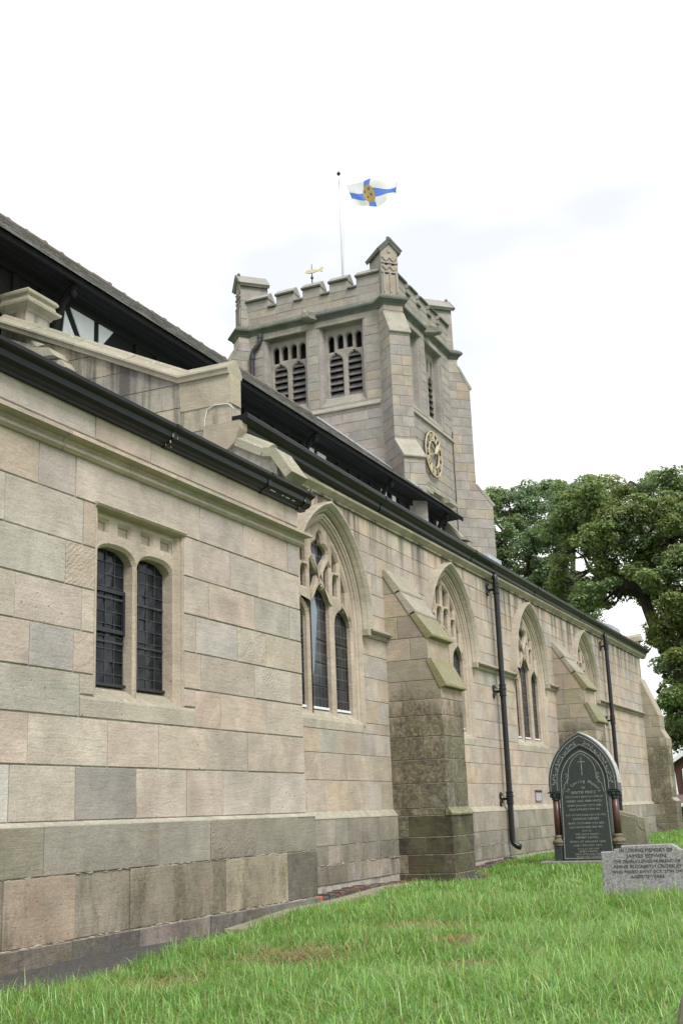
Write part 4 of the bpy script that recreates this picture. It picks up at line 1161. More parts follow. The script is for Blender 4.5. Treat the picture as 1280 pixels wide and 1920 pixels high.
# battlements
MP = .735
for pl, ctr, vis in ((TE, TX, True), (TS, TY, True), (TN, -TY, False), (TW, -TX, False)):
    lo, hi = ctr - TH + .30, ctr + TH - .30
    mer = [(lo, ctr - MP * 1.65)] + [(ctr + k * MP - .245, ctr + k * MP + .245) for k in (-1, 0, 1)] + [(ctr + MP * 1.65, hi)]
    poly = [(lo, 11.94)]
    poly = [(hi, 11.94), (lo, 11.94)]
    for a, b in mer: poly += [(a, 12.36), (a, 12.62), (b, 12.62), (b, 12.36)]
    v, f = curve_plate(pl, [poly], -.30, 0)
    MB().add(v, f).build('parapet', M['mortar'] if vis else M['tower'], tow, tint=(.27, .25, .225))
    if vis:
        fill(ts, pl, lo + .05, hi - .05, [11.955, 12.155, 12.36], .55, PAL_T + [(.325, .285, .235)], gap=.008, front=(.006, .014), bev=.005)
        for a, b in mer: fill(ts, pl, a, b, [12.365, 12.62], .9, PAL_T, gap=.006, front=(.006, .012), bev=.004)
    cdr = [(0, .028), (.010, .068), (.050, .072), (.052, .03), (.02, .0)]
    cpf = [(0, .030), (.012, .062), (.045, .066), (.066, .045), (.18, -.09), (.205, -.12), (.205, -.18), (.18, -.21), (.04, -.36), (0, -.33)]
    for a, b in mer:
        MB().sweep(pl, [(a - .014, 12.62), (b + .014, 12.62)], cpf).build('merlon_coping', M['tower'], tow, tint=pick([(.26, .25, .225), (.275, .26, .23)]))
        MB().sweep(pl, [(a - .016, 12.616), (b + .016, 12.616)], cdr).build('drip_edge', M['drip'], tow, tint=(.095, .105, .095))
    for (a, b), (c, d) in zip(mer, mer[1:]):
        MB().sweep(pl, [(b + .006, 12.362), (c - .006, 12.362)], [(o * .72, dd) for o, dd in cpf]).build('crenel_coping', M['drip'], tow, tint=pick([(.14, .145, .125), (.12, .128, .112)]))
# pinnacles
for i, (c, d) in enumerate(CORN):
    D = Vector((d[0], d[1], 0)); L = Vector((-D.y, D.x, 0)); c3 = Vector((c[0], c[1], 0))
    off = -.05
    pf = Plane(c3 + D * off, L, D)
    hw, dp, ze, zr = .215, .72, 13.17, 13.40
    MB().prism(pf, [(-hw, 11.9), (hw, 11.9), (hw, ze), (0, zr - .05), (-hw, ze)], -dp, 0).build('pinnacle', M['tower'], tow, tint=pick(PAL_T))
    if i in (0, 3):
        for sg in (-1, 1):
            if (i == 0 and sg == 1) or (i == 3 and sg == -1): continue
            fill(ts, Plane(c3 + D * off + L * hw * sg, D, L * sg), -dp, .004, [11.96, 12.2, 12.44, 12.70, ze - .02], .42, PAL_T, gap=.007, front=(.004, .010), bev=.004)
    if i == 1: fill(ts, Plane(c3 + D * off - L * hw, D, -L), -dp, .004, [11.96, 12.2, 12.44, 12.70, ze - .02], .42, PAL_T, gap=.007, front=(.004, .010), bev=.004)
    MB().sweep(pf, [(-hw - .07, ze - .055), (0, zr), (hw + .07, ze - .055)], [(-.03, .05), (.012, .07), (.045, .07), (.06, .05), (.06, -dp - .03), (-.03, -dp - .03)]).build('gable_coping', M['tower'], tow, tint=(.24, .235, .215))
    MB().sweep(pf, [(-hw - .073, ze - .058), (0, zr), (hw + .073, ze - .058)], [(-.012, .045), (.006, .078), (.058, .078), (.064, .045)]).build('drip_edge', M['drip'], tow, tint=(.095, .108, .095))
    for sg in (-1, 1): MB().pbox(pf, sg * (hw + .066) - .012, sg * (hw + .066) + .012, ze - .085, ze - .04, -dp - .02, .04).build('drip_edge', M['drip'], tow, tint=(.095, .108, .095))
    MB().lathe(tuple(c3 + D * (off - .02)) [:2] + (zr + .06,), [(.01, -.02), (.05, -.02), (.045, .05), (.015, .085), (.002, .09)], 8).build('finial', M['drip'], tow, tint=(.11, .12, .105))
    if i in (0, 3):                                  # sunk tracery on the face
        tr = MB(); TT = (.30, .275, .25)
        def trb(): 
            global tr
            tr.build('tracery_rib', M['trim'], tow, tint=TT); tr = MB()
        for a, b in ((-.165, 12.10), (0, 12.10), (.165, 12.10)): tr.pbox(pf, a - .018, a + .018, 12.05, 12.60, .0, .028); trb()
        for z in (12.58, 12.83): tr.pbox(pf, -hw, hw, z - .018, z + .018, 0, .026); trb()
        for z0 in (12.62, 12.86):
            for s in (-1, 1):
                tr.sweep(pf, [(s * .19, z0 + .12), (s * .095, z0 + .02), (0, z0 + .12)], [(-.014, 0), (.014, 0), (.014, .026), (-.014, .026)]); trb()
        tr.pbox(pf, -.04, .04, 13.10, 13.18, 0, .022)
        trb()
        for s in (-1, 1):
            for za in (12.53, 12.77): MB().pbox(pf, s * .085 - .035, s * .085 + .035, za, za + .035, -.02, .006).build('slit_shade', M['dark'], tow)  # dark blocks standing for the shade inside carved slits

def belfry(pl, c):
    P0 = Plane(Vector(pl(c, 0, 0)), pl.U, pl.N)
    holes = []
    for s in (-1, 1):
        holes.append(ogee_light(s * .245, .178, 9.72, 10.62, 10.90))
        for k in (.123, .367):
            holes.append(trefoil_light(s * k, .082, 10.93 + (.03 if k == .123 else -.02), 11.34))
    v, f = curve_plate(P0, [rect(-.56, .56, 9.6, 11.52)] + holes, -.32, -.175, .028)
    w = MB().add(v, f).build('belfry_window', M['tower'], tow, tint=(.275, .25, .225))
    jm = MB()
    for s in (-1, 1):
        hp = [(s * .622, .010), (s * .585, .010), (s * .570, -.03), (s * .545, -.04), (s * .530, -.08), (s * .505, -.18), (s * .505, -.40), (s * .622, -.40)]
        zz = [BZ0, BZ1 - .002]
        jm.loft([[P0(u, z, d) for u, d in hp] for z in zz])
        nz = 9
        for k in range(1, nz):                                       # joints of the jamb stones
            z = BZ0 + (BZ1 - BZ0) * k / nz
    jm.build('jamb', M['tower'], w, tint=(.27, .25, .235))
    jl = MB()
    for s in (-1, 1):
        for k in range(1, 9):
            z = BZ0 + .23 * k
            hp = [(s * .586, .012), (s * .568, -.028), (s * .543, -.038), (s * .528, -.078), (s * .5035, -.178)]
            jl.loft([[P0(u, z - .004, d) for u, d in hp], [P0(u, z + .004, d) for u, d in hp]], closed=False, caps=False)
    jl.build('jamb_joints', M['mortar'], w, kind='stuff')
    MB().sweep(P0, [(-.625, BZ1), (.625, BZ1)], [(.03, -.02), (.03, .022), (.008, .032), (-.012, .018), (-.022, -.02), (-.035, -.14), (-.06, -.178), (-.06, -.4), (.03, -.4)]).build('label_mould', M['trim'], w, tint=(.20, .19, .17))
    MB().prism(Plane(P0.o, P0.N, P0.U), [(-.42, 9.44), (.012, 9.44), (.014, 9.47), (-.175, 9.73), (-.42, 9.73)], -.615, .615).build('sill', M['tower'], w, tint=(.27, .25, .22))
    for s in (-1, 1):
        for k in range(8):
            z = 9.73 + .165 * k
            if z > 10.74: break
            u0, u1 = s * .245 - .19, s * .245 + .19
            MB().add([P0(u0, z, -.205), P0(u1, z, -.205), P0(u1, z + .14, -.31), P0(u0, z + .14, -.31), P0(u0, z + .012, -.190), P0(u1, z + .012, -.190), P0(u1, z + .16, -.30), P0(u0, z + .16, -.30)],
                     [(4, 5, 6, 7), (3, 2, 1, 0), (0, 1, 5, 4), (2, 3, 7, 6), (1, 2, 6, 5), (3, 0, 4, 7)]).build('louvre', M['slat'], w)
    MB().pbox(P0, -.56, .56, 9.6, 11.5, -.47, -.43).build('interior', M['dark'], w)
for c in EW: belfry(TE, c)
for c in SW_: belfry(TS, c)
# weathered ledge across the south and east faces below the belfry
for pl, a, b in ((TE, TX - TH + s_ + .02, SS - s_ - .02), (TS, ES + s_ + .02, TY + TH - s_ - .02)):
    MB().prism(Plane(pl(0, 0, 0), pl.N, pl.U), [(-.02, 9.30), (.055, 9.30), (.06, 9.325), (.012, 9.42), (-.02, 9.42)], a, b).build('ledge', M['tower'], tow, tint=(.30, .28, .235))
# gargoyle spouts at the middle of the string course
for pl, c in ((TE, TX), (TS, TY)):
    P0 = Plane(Vector(pl(c, 0, 0)), pl.U, pl.N)
    rr = [(.02, .16, 11.74, 11.96), (.16, .13, 11.72, 11.91), (.32, .10, 11.69, 11.86), (.44, .085, 11.70, 11.84), (.47, .05, 11.72, 11.80)]
    g = MB().loft([[P0(-h, a, d), P0(-h * .55, a - .035, d), P0(h * .55, a - .035, d), P0(h, a, d), P0(h * .9, b, d), P0(h * .35, b + .03, d), P0(-h * .35, b + .03, d), P0(-h * .9, b, d)] for d, h, a, b in rr])
    for s in (-1, 1): g.loft([[P0(s * .06, 11.88, .30), P0(s * .12, 11.86, .24), P0(s * .09, 11.97, .20)], [P0(s * .061, 11.885, .301), P0(s * .121, 11.865, .241), P0(s * .091, 11.975, .201)]])
    g.build('gargoyle', M['trim'], tow, tint=(.20, .20, .165))
# rainwater pipe on the east face
pp = MB().tube([(-12.98, ES - .06, 11.66), (-12.98, ES - .075, 11.50), (-13.02, ES - .085, 11.40), (-13.16, ES - .09, 11.28), (-13.20, ES - .085, 11.16), (-13.20, ES - .08, 10.6), (-13.20, ES - .08, 9.0)], .055, 12)
po = pp.build('rainwater_pipe', M['toweriron'], tow, smooth=True)
for z in (11.62, 11.10, 10.55): MB().lathe((-13.20 if z < 11.3 else -12.98, ES - .08 if z < 11.3 else ES - .065, z), [(.05, -.05), (.072, -.05), (.072, .05), (.05, .05)], 12).build('collar', M['toweriron'], po)
# lichened weathering stones on the tower foot, just above the eaves
for y0, y1, x1, z in ((25.2, 25.9, -9.24, 7.46), (25.9, 26.6, -9.20, 7.52), (26.65, 27.25, -9.10, 7.42)):
    MB().prism(Plane((SS, 0, 0), (1, 0, 0), (0, 1, 0)), [(-.05, z - .1), (x1 - SS, z - .1), (x1 - SS + .01, z - .03), (.02, z + .17), (-.05, z + .17)], y0, y1 - .012).build('weathering_slab', M['butt'], tow, tint=(.33, .32, .24))
ts.finish(tow, M['tower'])
# lightning conductor
MB().tube([(SS + .03, TY + TH - .46, 9.6), (SS + .03, TY + TH - .47, 8.0), (SS + .03, TY + TH - .47, 6.2)], .010, 6).build('conductor', M['iron'], tow)

# ---- clock: open gilt skeleton dial standing off the south face
CLY, CLZ, CR = 26.34, 8.51, .57
clk = thing('tower_clock', 'gilt skeleton clock dial with Roman numerals showing just after one on the tower', 'clock', (SS + .10, CLY, CLZ))
CK = Plane((SS, CLY, 0), (0, 1, 0), (1, 0, 0))
def ring(r0, r1, d0, d1, n=56):
    m = MB(); R = []
    for k in range(n):
        a = 2 * math.pi * k / n; c, s = math.cos(a), math.sin(a)
        R.append([CK(r0 * c, CLZ + r0 * s, d0), CK(r1 * c, CLZ + r1 * s, d0), CK(r1 * c, CLZ + r1 * s, d1), CK(r0 * c, CLZ + r0 * s, d1)])
    R.append(R[0]); return m.loft(R, True, False)
ring(CR - .017, CR, .09, .115).build('outer_ring', M['gold'], clk)
ring(CR - .034, CR + .004, .06, .088).build('outer_rim', M['iron'], clk)
ring(CR - .236, CR - .220, .09, .12).build('inner_ring', M['gold'], clk)
ring(CR - .249, CR - .211, .06, .088).build('inner_rim', M['iron'], clk)
NUM = ['XII', 'I', 'II', 'III', 'IIII', 'V', 'VI', 'VII', 'VIII', 'IX', 'X', 'XI']
for h, t in enumerate(NUM):
    a = math.pi / 2 - 2 * math.pi * h / 12
    m = MB(); mb = MB()
    wd = {'I': .020, 'V': .070, 'X': .074}; tot = sum(wd[c] for c in t) + .018 * (len(t) - 1); x = -tot / 2
    r0, r1 = CR - .205, CR - .040
    def tp(x, r): return (r * math.cos(a) + x * math.sin(a), CLZ + r * math.sin(a) - x * math.cos(a))
    def bar(xa, ra, xb, rb, w):
        for mm, d0, d1, ww in ((m, .095, .12, w),):
            pa = [tp(xa - ww / 2, ra), tp(xa + ww / 2, ra), tp(xb + ww / 2, rb), tp(xb - ww / 2, rb)]
            mm.prism(CK, pa, d0, d1)
    for c in t:
        w = wd[c]
        if c == 'I': bar(x + w / 2, r0, x + w / 2, r1, .011)
        if c == 'V': bar(x + w / 2 + .004, r0, x + .010, r1, .011); bar(x + w / 2 - .004, r0, x + w - .008, r1, .007)
        if c == 'X': bar(x + w - .010, r0, x + .010, r1, .011); bar(x + .010, r0, x + w - .010, r1, .007)
        x += w + .018
    m.build('numeral', M['gold'], clk)
def hand(name, ang, ln, w, d, tail):
    ca, sa = math.cos(ang), math.sin(ang)
    def hpnt(l, x): return (l * ca + x * sa, CLZ + l * sa - x * ca)
    MB().prism(CK, [hpnt(0, -w / 2), hpnt(ln * .62, -w * .8), hpnt(ln, 0), hpnt(ln * .62, w * .8), hpnt(0, w / 2)], d, d + .014).build(name, M['gold'], clk)
    MB().prism(CK, [hpnt(-tail, -w * .35), hpnt(0, -w * .3), hpnt(0, w * .3), hpnt(-tail, w * .35)], d + .001, d + .013).build('counterweight', M['iron'], clk)
hand('hour_hand', math.pi / 2 - math.radians(33), .33, .055, .135, .13)
hand('minute_hand', math.pi / 2 - math.radians(40), .50, .042, .155, .16)
hb = MB().tube([CK(0, CLZ, -.02), CK(0, CLZ, .185)], .022, 10).build('hub', M['gold'], clk)
sb = MB()
for a in (.25, 1.25, 2.25, 3.25, 4.4, 5.4): sb.tube([CK((CR - .02) * math.cos(a), CLZ + (CR - .02) * math.sin(a), .01), CK((CR - .02) * math.cos(a), CLZ + (CR - .02) * math.sin(a), .10)], .010, 6)
sb.build('standoffs', M['iron'], clk)

# ---- flagpole, flag, weather vane
fp = thing('flagpole', 'slim white flagpole with a dark ball on the tower roof', 'flagpole', (-11.61, 26.4, 12.12))
MB().tube([(-11.61, 26.4, 12.1), (-11.61, 26.4, 14.5), (-11.61, 26.4, 16.85)], [.030, .024, .014], 10).build('pole', M['pole'], fp, smooth=True)
MB().lathe((-11.61, 26.4, 16.90), [(.004, -.06), (.035, -.05), (.055, -.01), (.045, .03), (.012, .05), (.010, .08), (.002, .10)], 12).build('ball_finial', M['iron'], fp, smooth=True)
MB().tube([(-11.60, 26.38, 16.72), (-11.50, 26.36, 15.9), (-11.55, 26.37, 14.0), (-11.58, 26.38, 12.6)], .005, 5).build('halyard', M['pole'], fp)
flg = thing('flag', 'white flag with a blue cross and a gold centre emblem flying from the tower flagpole', 'flag', (-11.33, 26.36, 15.8))
NU, NV = 112, 72
fv = []; 
for j in range(NV + 1):
    for i in range(NU + 1):
        u, vv = i / NU, j / NV
        x = -11.33 + 1.40 * u
        z = 15.83 + .62 * vv - .14 * u + .05 * math.sin(5.2 * u + .8) * u - .10 * math.sin(math.pi * u) * (1 - vv) + .07 * u * u * (2 * vv - 1) * -1.6
        z += .030 * math.sin(9 * u + 3 * vv)
        yy = 26.36 + .10 * math.sin(6.5 * u + 2.2 * vv) * (.3 + u) + .05 * math.sin(13 * u - 3 * vv) + .10 * math.sin(3.2 * vv + 2 * u)
        x += .05 * math.sin(5 * vv + 3 * u)
        fv.append((x, yy, z))
parts = {'white_field': [], 'blue_cross': [], 'gold_emblem': [], 'navy_spots': []}
for j in range(NV):
    for i in range(NU):
        u, vv = (i + .5) / NU, (j + .5) / NV
        x, z = (u - .44) * 1.40, (vv - .5) * .66
        k = 'white_field'
        if abs(x) < .105 and u > .03 or abs(z) < .105: k = 'blue_cross'
        if (x / .205) ** 2 + (z / .205) ** 2 < 1 and z > -.25: k = 'gold_emblem'
        for a, b in ((-.08, .085), (.075, .095), (-.045, -.055), (.095, -.03)):
            if (x - a) ** 2 + (z - b) ** 2 < .032 ** 2: k = 'navy_spots'
        n = NU + 1
        parts[k].append((j * n + i, j * n + i + 1, (j + 1) * n + i + 1, (j + 1) * n + i))
for k, mt in (('white_field', 'flagwhite'), ('blue_cross', 'flagblue'), ('gold_emblem', 'flaggold'), ('navy_spots', 'flagnavy')):
    used = sorted(set(i for q4 in parts[k] for i in q4)); ix = {a: b for b, a in enumerate(used)}
    m = MB().add([fv[i] for i in used], [tuple(ix[i] for i in q4) for q4 in parts[k]])
    m.build(k, M[mt], flg, smooth=True, recalc=False)
vn = thing('weather_vane', 'small gilt fish-shaped weather vane on a dark rod above the battlements', 'weather vane', (-12.515, 26.4, 12.12))
MB().tube([(-12.515, 26.4, 12.1), (-12.515, 26.4, 14.10), (-12.515, 26.4, 14.42)], [.022, .016, .008], 8).lathe((-12.515, 26.4, 14.02), [(.01, -.05), (.04, -.02), (.04, .02), (.01, .05)], 10).build('rod', M['iron'], vn)
VPn = Plane((-12.515, 26.4, 0), (1, .12, 0), (-.12, 1, 0))
fish = [(-.20, 14.21), (-.15, 14.245), (-.05, 14.265), (.08, 14.255), (.19, 14.225), (.25, 14.275), (.32, 14.285), (.29, 14.215), (.31, 14.145), (.25, 14.165), (.19, 14.195), (.06, 14.165), (-.08, 14.155), (-.17, 14.18)]
MB().prism(VPn, fish, -.018, .018).build('gilt_fish', M['gold'], vn)

# ================================================================== HEADSTONES
HX, HY, HZ = -4.03, 16.8, -.80
hs = thing('headstone', 'tall dark granite gothic headstone with red granite columns and pale lettering', 'headstone', (HX, HY, HZ - .05), 'headstones in the churchyard')
HP = Plane((HX, HY, 0), (1, 0, 0), (0, -1, 0))
v, f = curve_plate(HP, [rect(-.66, .66, HZ - .12, HZ + .055)], -.42, .16, .012)
MB().add(v, f).build('plinth', mat_plain('pale_plinth_stone', (.20, .19, .17), .9, var=.25, scale=20, dirt=(.10, .12, .08), dirtf=.5), hs)
def garch(a, zs_, za, zb, n=16):
    h = za - zs_; r = (a * a + h * h) / (2 * a); c = r - a; t1 = math.acos(max(-1, min(1, c / r)))
    L = [(c - r * math.cos(t1 * i / n), zs_ + r * math.sin(t1 * i / n)) for i in range(n + 1)]
    P = L + [(-u, z) for u, z in L[::-1]][1:]
    return [(-a, zb)] + P + [(a, zb)] if zb is not None else P
outer = garch(.485, .28, .99, .17); inner = garch(.335, .30, .79, .17)
v, f = curve_plate(HP, [outer + inner[::-1]], -.20, .05, .012)
MB().add(v, f).build('canopy', M['granite_dark'], hs)
MB().sweep(HP, garch(.484, .28, .988, None), [(-.008, -.19), (.005, -.19), (.005, .030), (-.008, .030)]).build('canopy_edge', mat_plain('pale_lit_edge', (.42, .415, .40), .9, var=.3, scale=20), hs)  # highlight along the canopy edge, put in as a pale strip
v, f = curve_plate(HP, [garch(.345, .31, .80, .14)[:-1] + [(.345, .14), (.352, -.42), (.362, -.745), (-.362, -.745), (-.352, -.42)]], -.18, .032, .008)
MB().add(v, f).build('tablet', M['granite_dark'], hs)
for s in (-1, 1):
    v, f = curve_plate(HP, [[(s * .372, -.75), (s * .478, -.75), (s * .478, -.54), (s * .366, -.54)][::s]], -.20, .040, .010)
    MB().add(v, f).build('column_block', M['granite_dark'], hs)
for s in (-1, 1):
    c = HP(s * .415, 0, -.03)
    o = MB().lathe((c[0], c[1], -.40), [(.050, 0), (.049, .25), (.046, .50)], 18).build('column', M['granite_red'], hs, smooth=True)
    MB().lathe((c[0], c[1], -.54), [(.085, 0), (.085, .018), (.092, .03), (.098, .045), (.092, .062), (.074, .072), (.066, .085), (.060, .10), (.066, .108), (.066, .120), (.056, .128), (.052, .142)], 18).build('column_base', mat_plain('bronze_stone', (.135, .115, .075), .7, var=.3, scale=20), o)
    cap = MB().lathe((c[0], c[1], .075), [(.050, 0), (.060, .006), (.060, .018), (.052, .026), (.058, .06), (.078, .085), (.085, .095)], 16)
    for k in range(8):
        a = 2 * math.pi * k / 8
        cap.lathe((c[0] + .066 * math.cos(a), c[1] + .066 * math.sin(a), .135), [(.004, -.03), (.022, -.012), (.024, .012), (.004, .03)], 6)
    cap.box(c[0] - .09, c[0] + .09, c[1] - .08, c[1] + .09, .168, .19)
    cap.build('capital', M['granite_dark'], o)
ln = MB()
def line(path, w, d): ln.sweep(HP, path, [(-w / 2, d), (w / 2, d), (w / 2, d + .0025), (-w / 2, d + .0025)])
line(garch(.455, .28, .945, .20), .009, .0495)
line(garch(.362, .305, .825, .20), .007, .0495)
line(garch(.305, .31, .735, None), .010, .0318)
line([(-.305, .31), (-.325, -.42), (-.335, -.715), (.335, -.715), (.325, -.42), (.305, .31)], .009, .0318)
line(garch(.195, .42, .70, .36), .007, .0318)
line([(-.195, .36), (-.26, .28), (-.29, .16)], .007, .0318); line([(.195, .36), (.26, .28), (.29, .16)], .007, .0318)
line([(0, .40), (0, .655)], .009, .0318); line([(-.05, .585), (.05, .585)], .009, .0318)
# the foliage scroll round the arch
for s in (-1, 1):
    for k in range(11):
        t = k / 10.5
        h = .72; a0 = .40; zz0 = .28; za0 = .87
        rr_ = (a0 * a0 + (za0 - zz0) ** 2) / (2 * a0); cc_ = rr_ - a0; tt = math.acos(cc_ / rr_) * (.02 + .93 * t)
        bu, bz = cc_ - rr_ * math.cos(tt), zz0 + rr_ * math.sin(tt)
        ph = tt + k * 1.3
        line([(s * (bu + .030 * math.cos(ph + q_) * (1 - q_ / 7)), bz + .030 * math.sin(ph + q_) * (1 - q_ / 7)) for q_ in (0, .9, 1.8, 2.7, 3.6, 4.5)], .007, .0495)
        line([(s * bu, bz), (s * (bu + .035 * math.cos(ph + 3.4)), bz + .035 * math.sin(ph + 3.4))], .010, .0495)
for s in (-1, 1):
    for k in range(3):
        line([(s * (.225 + .012 * math.cos(a) * (1 + k * .3)), .36 + .05 * k - .05 + .02 * math.sin(a)) for a in (0, 1.2, 2.4, 3.6, 4.8)], .006, .0318)
ln.build('carved_lines', M['letter_pale'], hs, recalc=True)
tx = MB()
word = 'In Loving Memory'
for i, ch in enumerate(word):
    if ch == ' ': continue
    a = math.pi * (.86 - .72 * i / (len(word) - 1))
    text_mb(tx, HP, ch, .235 * math.cos(a), .085 + .215 * math.sin(a), .062, .0345, rot=a - math.pi / 2)
for t, z, sz, wd in (('OF', .215, .045, None), ('BERTIE PRICE', .150, .050, .34), ('THE DEARLY BELOVED SON OF', .095, .036, .54), ('HENRY AND ANN HAYES,', .035, .044, .50),
                     ('BORN JANUARY 20TH 1888,', -.022, .038, .47), ('DIED JANUARY 8TH 189.', -.075, .038, .43), ('ALSO OF THEIR DEARLY BELOVED SON', -.150, .033, .56), ('CHARLES HENRY', -.205, .046, .37),
                     ('BORN DECEMBER 11TH 1889', -.262, .038, .50), ('DIED NOVEMBER 3RD 1892.', -.315, .038, .48), ('ALSO OF', -.362, .034, .13), ('THE ABOVE NAMED', -.408, .034, .34),
                     ('HENRY HAYES,', -.455, .046, .31), ('BORN 1ST JANUARY 1848', -.508, .038, .49), ('DIED 10TH MAY 1923.', -.558, .038, .40)):
    text_mb(tx, HP, t, 0, z, sz, .0345, wd)
for t, z, sz, wd in (('ALSO OF HIS WIFE', -.600, .030, .30), ('ANN HAYES', -.638, .040, .26), ('DIED 10TH JANUARY', -.672, .030, .38), ('AGED 82 YEARS.', -.704, .030, .34)):
    text_mb(tx, HP, t, 0, z + .0, sz, .0345, wd)
tx.build('inscription', M['letter_pale'], hs, recalc=False)

# grey granite stone with stepped shoulders
GX, GY = -2.22, 11.3
gs = thing('headstone', 'low grey speckled granite headstone with stepped shoulders and dark lettering', 'headstone', (GX, GY, -.88), 'headstones in the churchyard')
GPn = Plane((GX, GY, 0), (1, 0, 0), (0, -1, 0))
pts = [(-.385, -.98), (.385, -.98), (.385, -.425), (.32, -.425), (.30, -.40), (.285, -.392), (.245, -.375), (-.19, -.385), (-.19, -.410), (-.265, -.412), (-.265, -.432), (-.385, -.434)]
pts = [(-.385, -.98), (.455, -.98), (.455, -.425), (.325, -.420), (.30, -.395), (.255, -.372), (-.195, -.380), (-.195, -.405), (-.262, -.408), (-.262, -.428), (-.385, -.430)]
v, f = curve_plate(GPn, [pts], -.12, 0, .006)
MB().add(v, f).build('slab', M['granite_grey'], gs)
tx = MB()
for t, z, sz, wd in (('IN LOVING MEMORY OF', -.435, .044, .48), ('JAMES EDWIN', -.485, .044, .36), ('THE DEARLY LOVED HUSBAND OF', -.530, .038, .60), ('ANNIE ELIZABETH CROSSLEY', -.575, .040, .62),
                     ('WHO PASSED AWAY OCT. 27TH 1947', -.620, .036, .64), ('AGED 73 YEARS.', -.662, .034, .31)):
    text_mb(tx, GPn, t, .03, z, sz, .002, wd)
tx.build('inscription', M['letter_dark'], gs, recalc=False)

# brownish stone half hidden behind the dark one
BX, BY = -4.22, 20.5
bs_ = thing('headstone', 'weathered brown headstone with sloping shoulder half hidden behind the dark gothic headstone', 'headstone', (BX, BY, -.82), 'headstones in the churchyard')
BPn = Plane((BX, BY, 0), (1, 0, 0), (0, -1, 0))
v, f = curve_plate(BPn, [[(-.42, -.95), (.30, -.95), (.29, -.245), (.22, -.232), (.165, -.222), (.150, -.215), (.145, -.200), (-.02, -.15), (-.15, -.115), (-.30, -.16), (-.42, -.20)]], -.15, 0, .008)
MB().add(v, f).build('slab', M['stone_brown'], bs_, tint=(.235, .215, .165))
v, f = curve_plate(BPn, [[(-.36, -.78), (.125, -.78), (.125, -.245), (-.12, -.18), (-.36, -.24)]], .0, .012, .004)
MB().add(v, f).build('panel', M['stone_brown'], bs_, tint=(.17, .165, .115))
sc = MB(); sc.sweep(BPn, [(.16, -.27), (.175, -.36), (.22, -.42), (.275, -.44)], [(-.006, .001), (.006, .001), (.006, .010), (-.006, .010)])
sc.sweep(BPn, [(.275, -.28), (.27, -.50), (.275, -.80)], [(-.006, .001), (.006, .001), (.006, .008), (-.006, .008)])
sc.build('scroll', M['stone_brown'], bs_, tint=(.30, .28, .22))

# near stone of which only the rounded left shoulder enters the frame
ns = thing('headstone', 'brown headstone whose rounded shoulder just enters the bottom right corner', 'headstone', (-.40, 4.4, -.91), 'headstones in the churchyard')
NP = Plane((-.40, 4.4, 0), (1, 0, 0), (0, -1, 0))
v, f = curve_plate(NP, [[(-.41, -1.02), (.41, -1.02), (.41, -.70), (.37, -.60), (.25, -.50), (0, -.44), (-.25, -.50), (-.345, -.585), (-.372, -.625), (-.389, -.668), (-.40, -.711), (-.407, -.74)]], -.09, 0, .008)
MB().add(v, f).build('slab', M['stone_brown'], ns, tint=(.22, .19, .155))

# ================================================================== BRICK BUNGALOW, WALL AND HEDGE BEYOND
DY = 60.0
dep = DY / 70.0
ho = thing('brick_house', 'dark brick house with white bargeboard and white window beyond the churchyard', 'house', (-7.5, DY, -1.1))
DP = Plane((0, DY, 0), (1, 0, 0), (0, -1, 0))
x0, ze = -10.05, 1.72
MB().prism(DP, [(x0, -1.3), (-4.6, -1.3), (-4.6, ze), (-7.3, ze + 1.75), (x0, ze)], -7, 0).build('wall', M['hbrick'], ho)
for s, xa in ((-1, x0), (1, -4.6)):
    MB().prism(Plane((0, DY, 0), (1, 0, 0), (0, -1, 0)), [(xa + s * .30, ze - .14), (xa + s * .30, ze - .05), (-7.3, ze + 1.93), (-7.3, ze + 1.80)], -7.1, .32).build('roof', M['hroof'], ho)
    MB().prism(Plane((0, DY, 0), (1, 0, 0), (0, -1, 0)), [(xa + s * .34, ze - .26), (xa + s * .34, ze - .06), (-7.3, ze + 1.90), (-7.3, ze + 1.68)], .325, .36).build('bargeboard', M['white'], ho)
dpm = MB().tube([(x0 + .0, DY - .34, ze - .12), (x0 + .10, DY - .30, ze - .22), (x0 + .14, DY - .08, ze - .36), (x0 + .20, DY - .07, .30)], .055, 8).tube([(x0 - .3, DY - .40, ze - .12), (x0 - .3, DY + 6.9, ze - .12)], .07, 8)
dpm.build('rainwater_pipe', M['white'], ho)
wn_ = MB()
wx0, wx1, wz_0, wz_1 = x0 + .62, x0 + 2.2, .55, 1.42
for a, b, c_, d_ in ((wx0 - .08, wx1 + .08, wz_1, wz_1 + .09), (wx0 - .08, wx1 + .08, wz_0 - .09, wz_0), (wx0 - .08, wx0, wz_0, wz_1), (wx1, wx1 + .08, wz_0, wz_1), ((wx0 + wx1) / 2 - .04, (wx0 + wx1) / 2 + .04, wz_0, wz_1)):
    wn_.pbox(DP, a, b, c_, d_, .005, .06)
wo = wn_.build('window', M['white'], ho)
MB().pbox(DP, wx0, wx1, wz_0, wz_1, .003, .012).build('pane', M['hglass'], wo)
MB().prism(Plane((x0 - .35, 0, 0), (0, -1, 0), (1, 0, 0)), [(-DY, .30), (-DY, .22), (-DY + 1.3, -.17), (-DY + 1.3, -.10)], 0, 2.3).build('porch_roof', M['hroof'], ho)
MB().box(x0 - .35, x0 + 1.95, DY - 1.36, DY - 1.31, -.27, -.10).build('porch_fascia', M['white'], ho)
MB().box(x0 - .20, x0 + 1.80, DY - 1.20, DY - .02, -1.3, -.13).build('porch_wall', M['hbrick'], ho)
cw = thing('boundary_wall', 'low dark stone wall at the edge of the churchyard in front of the house', 'wall', (-8, 50, -.95))
m = MB(); xx = -9.6
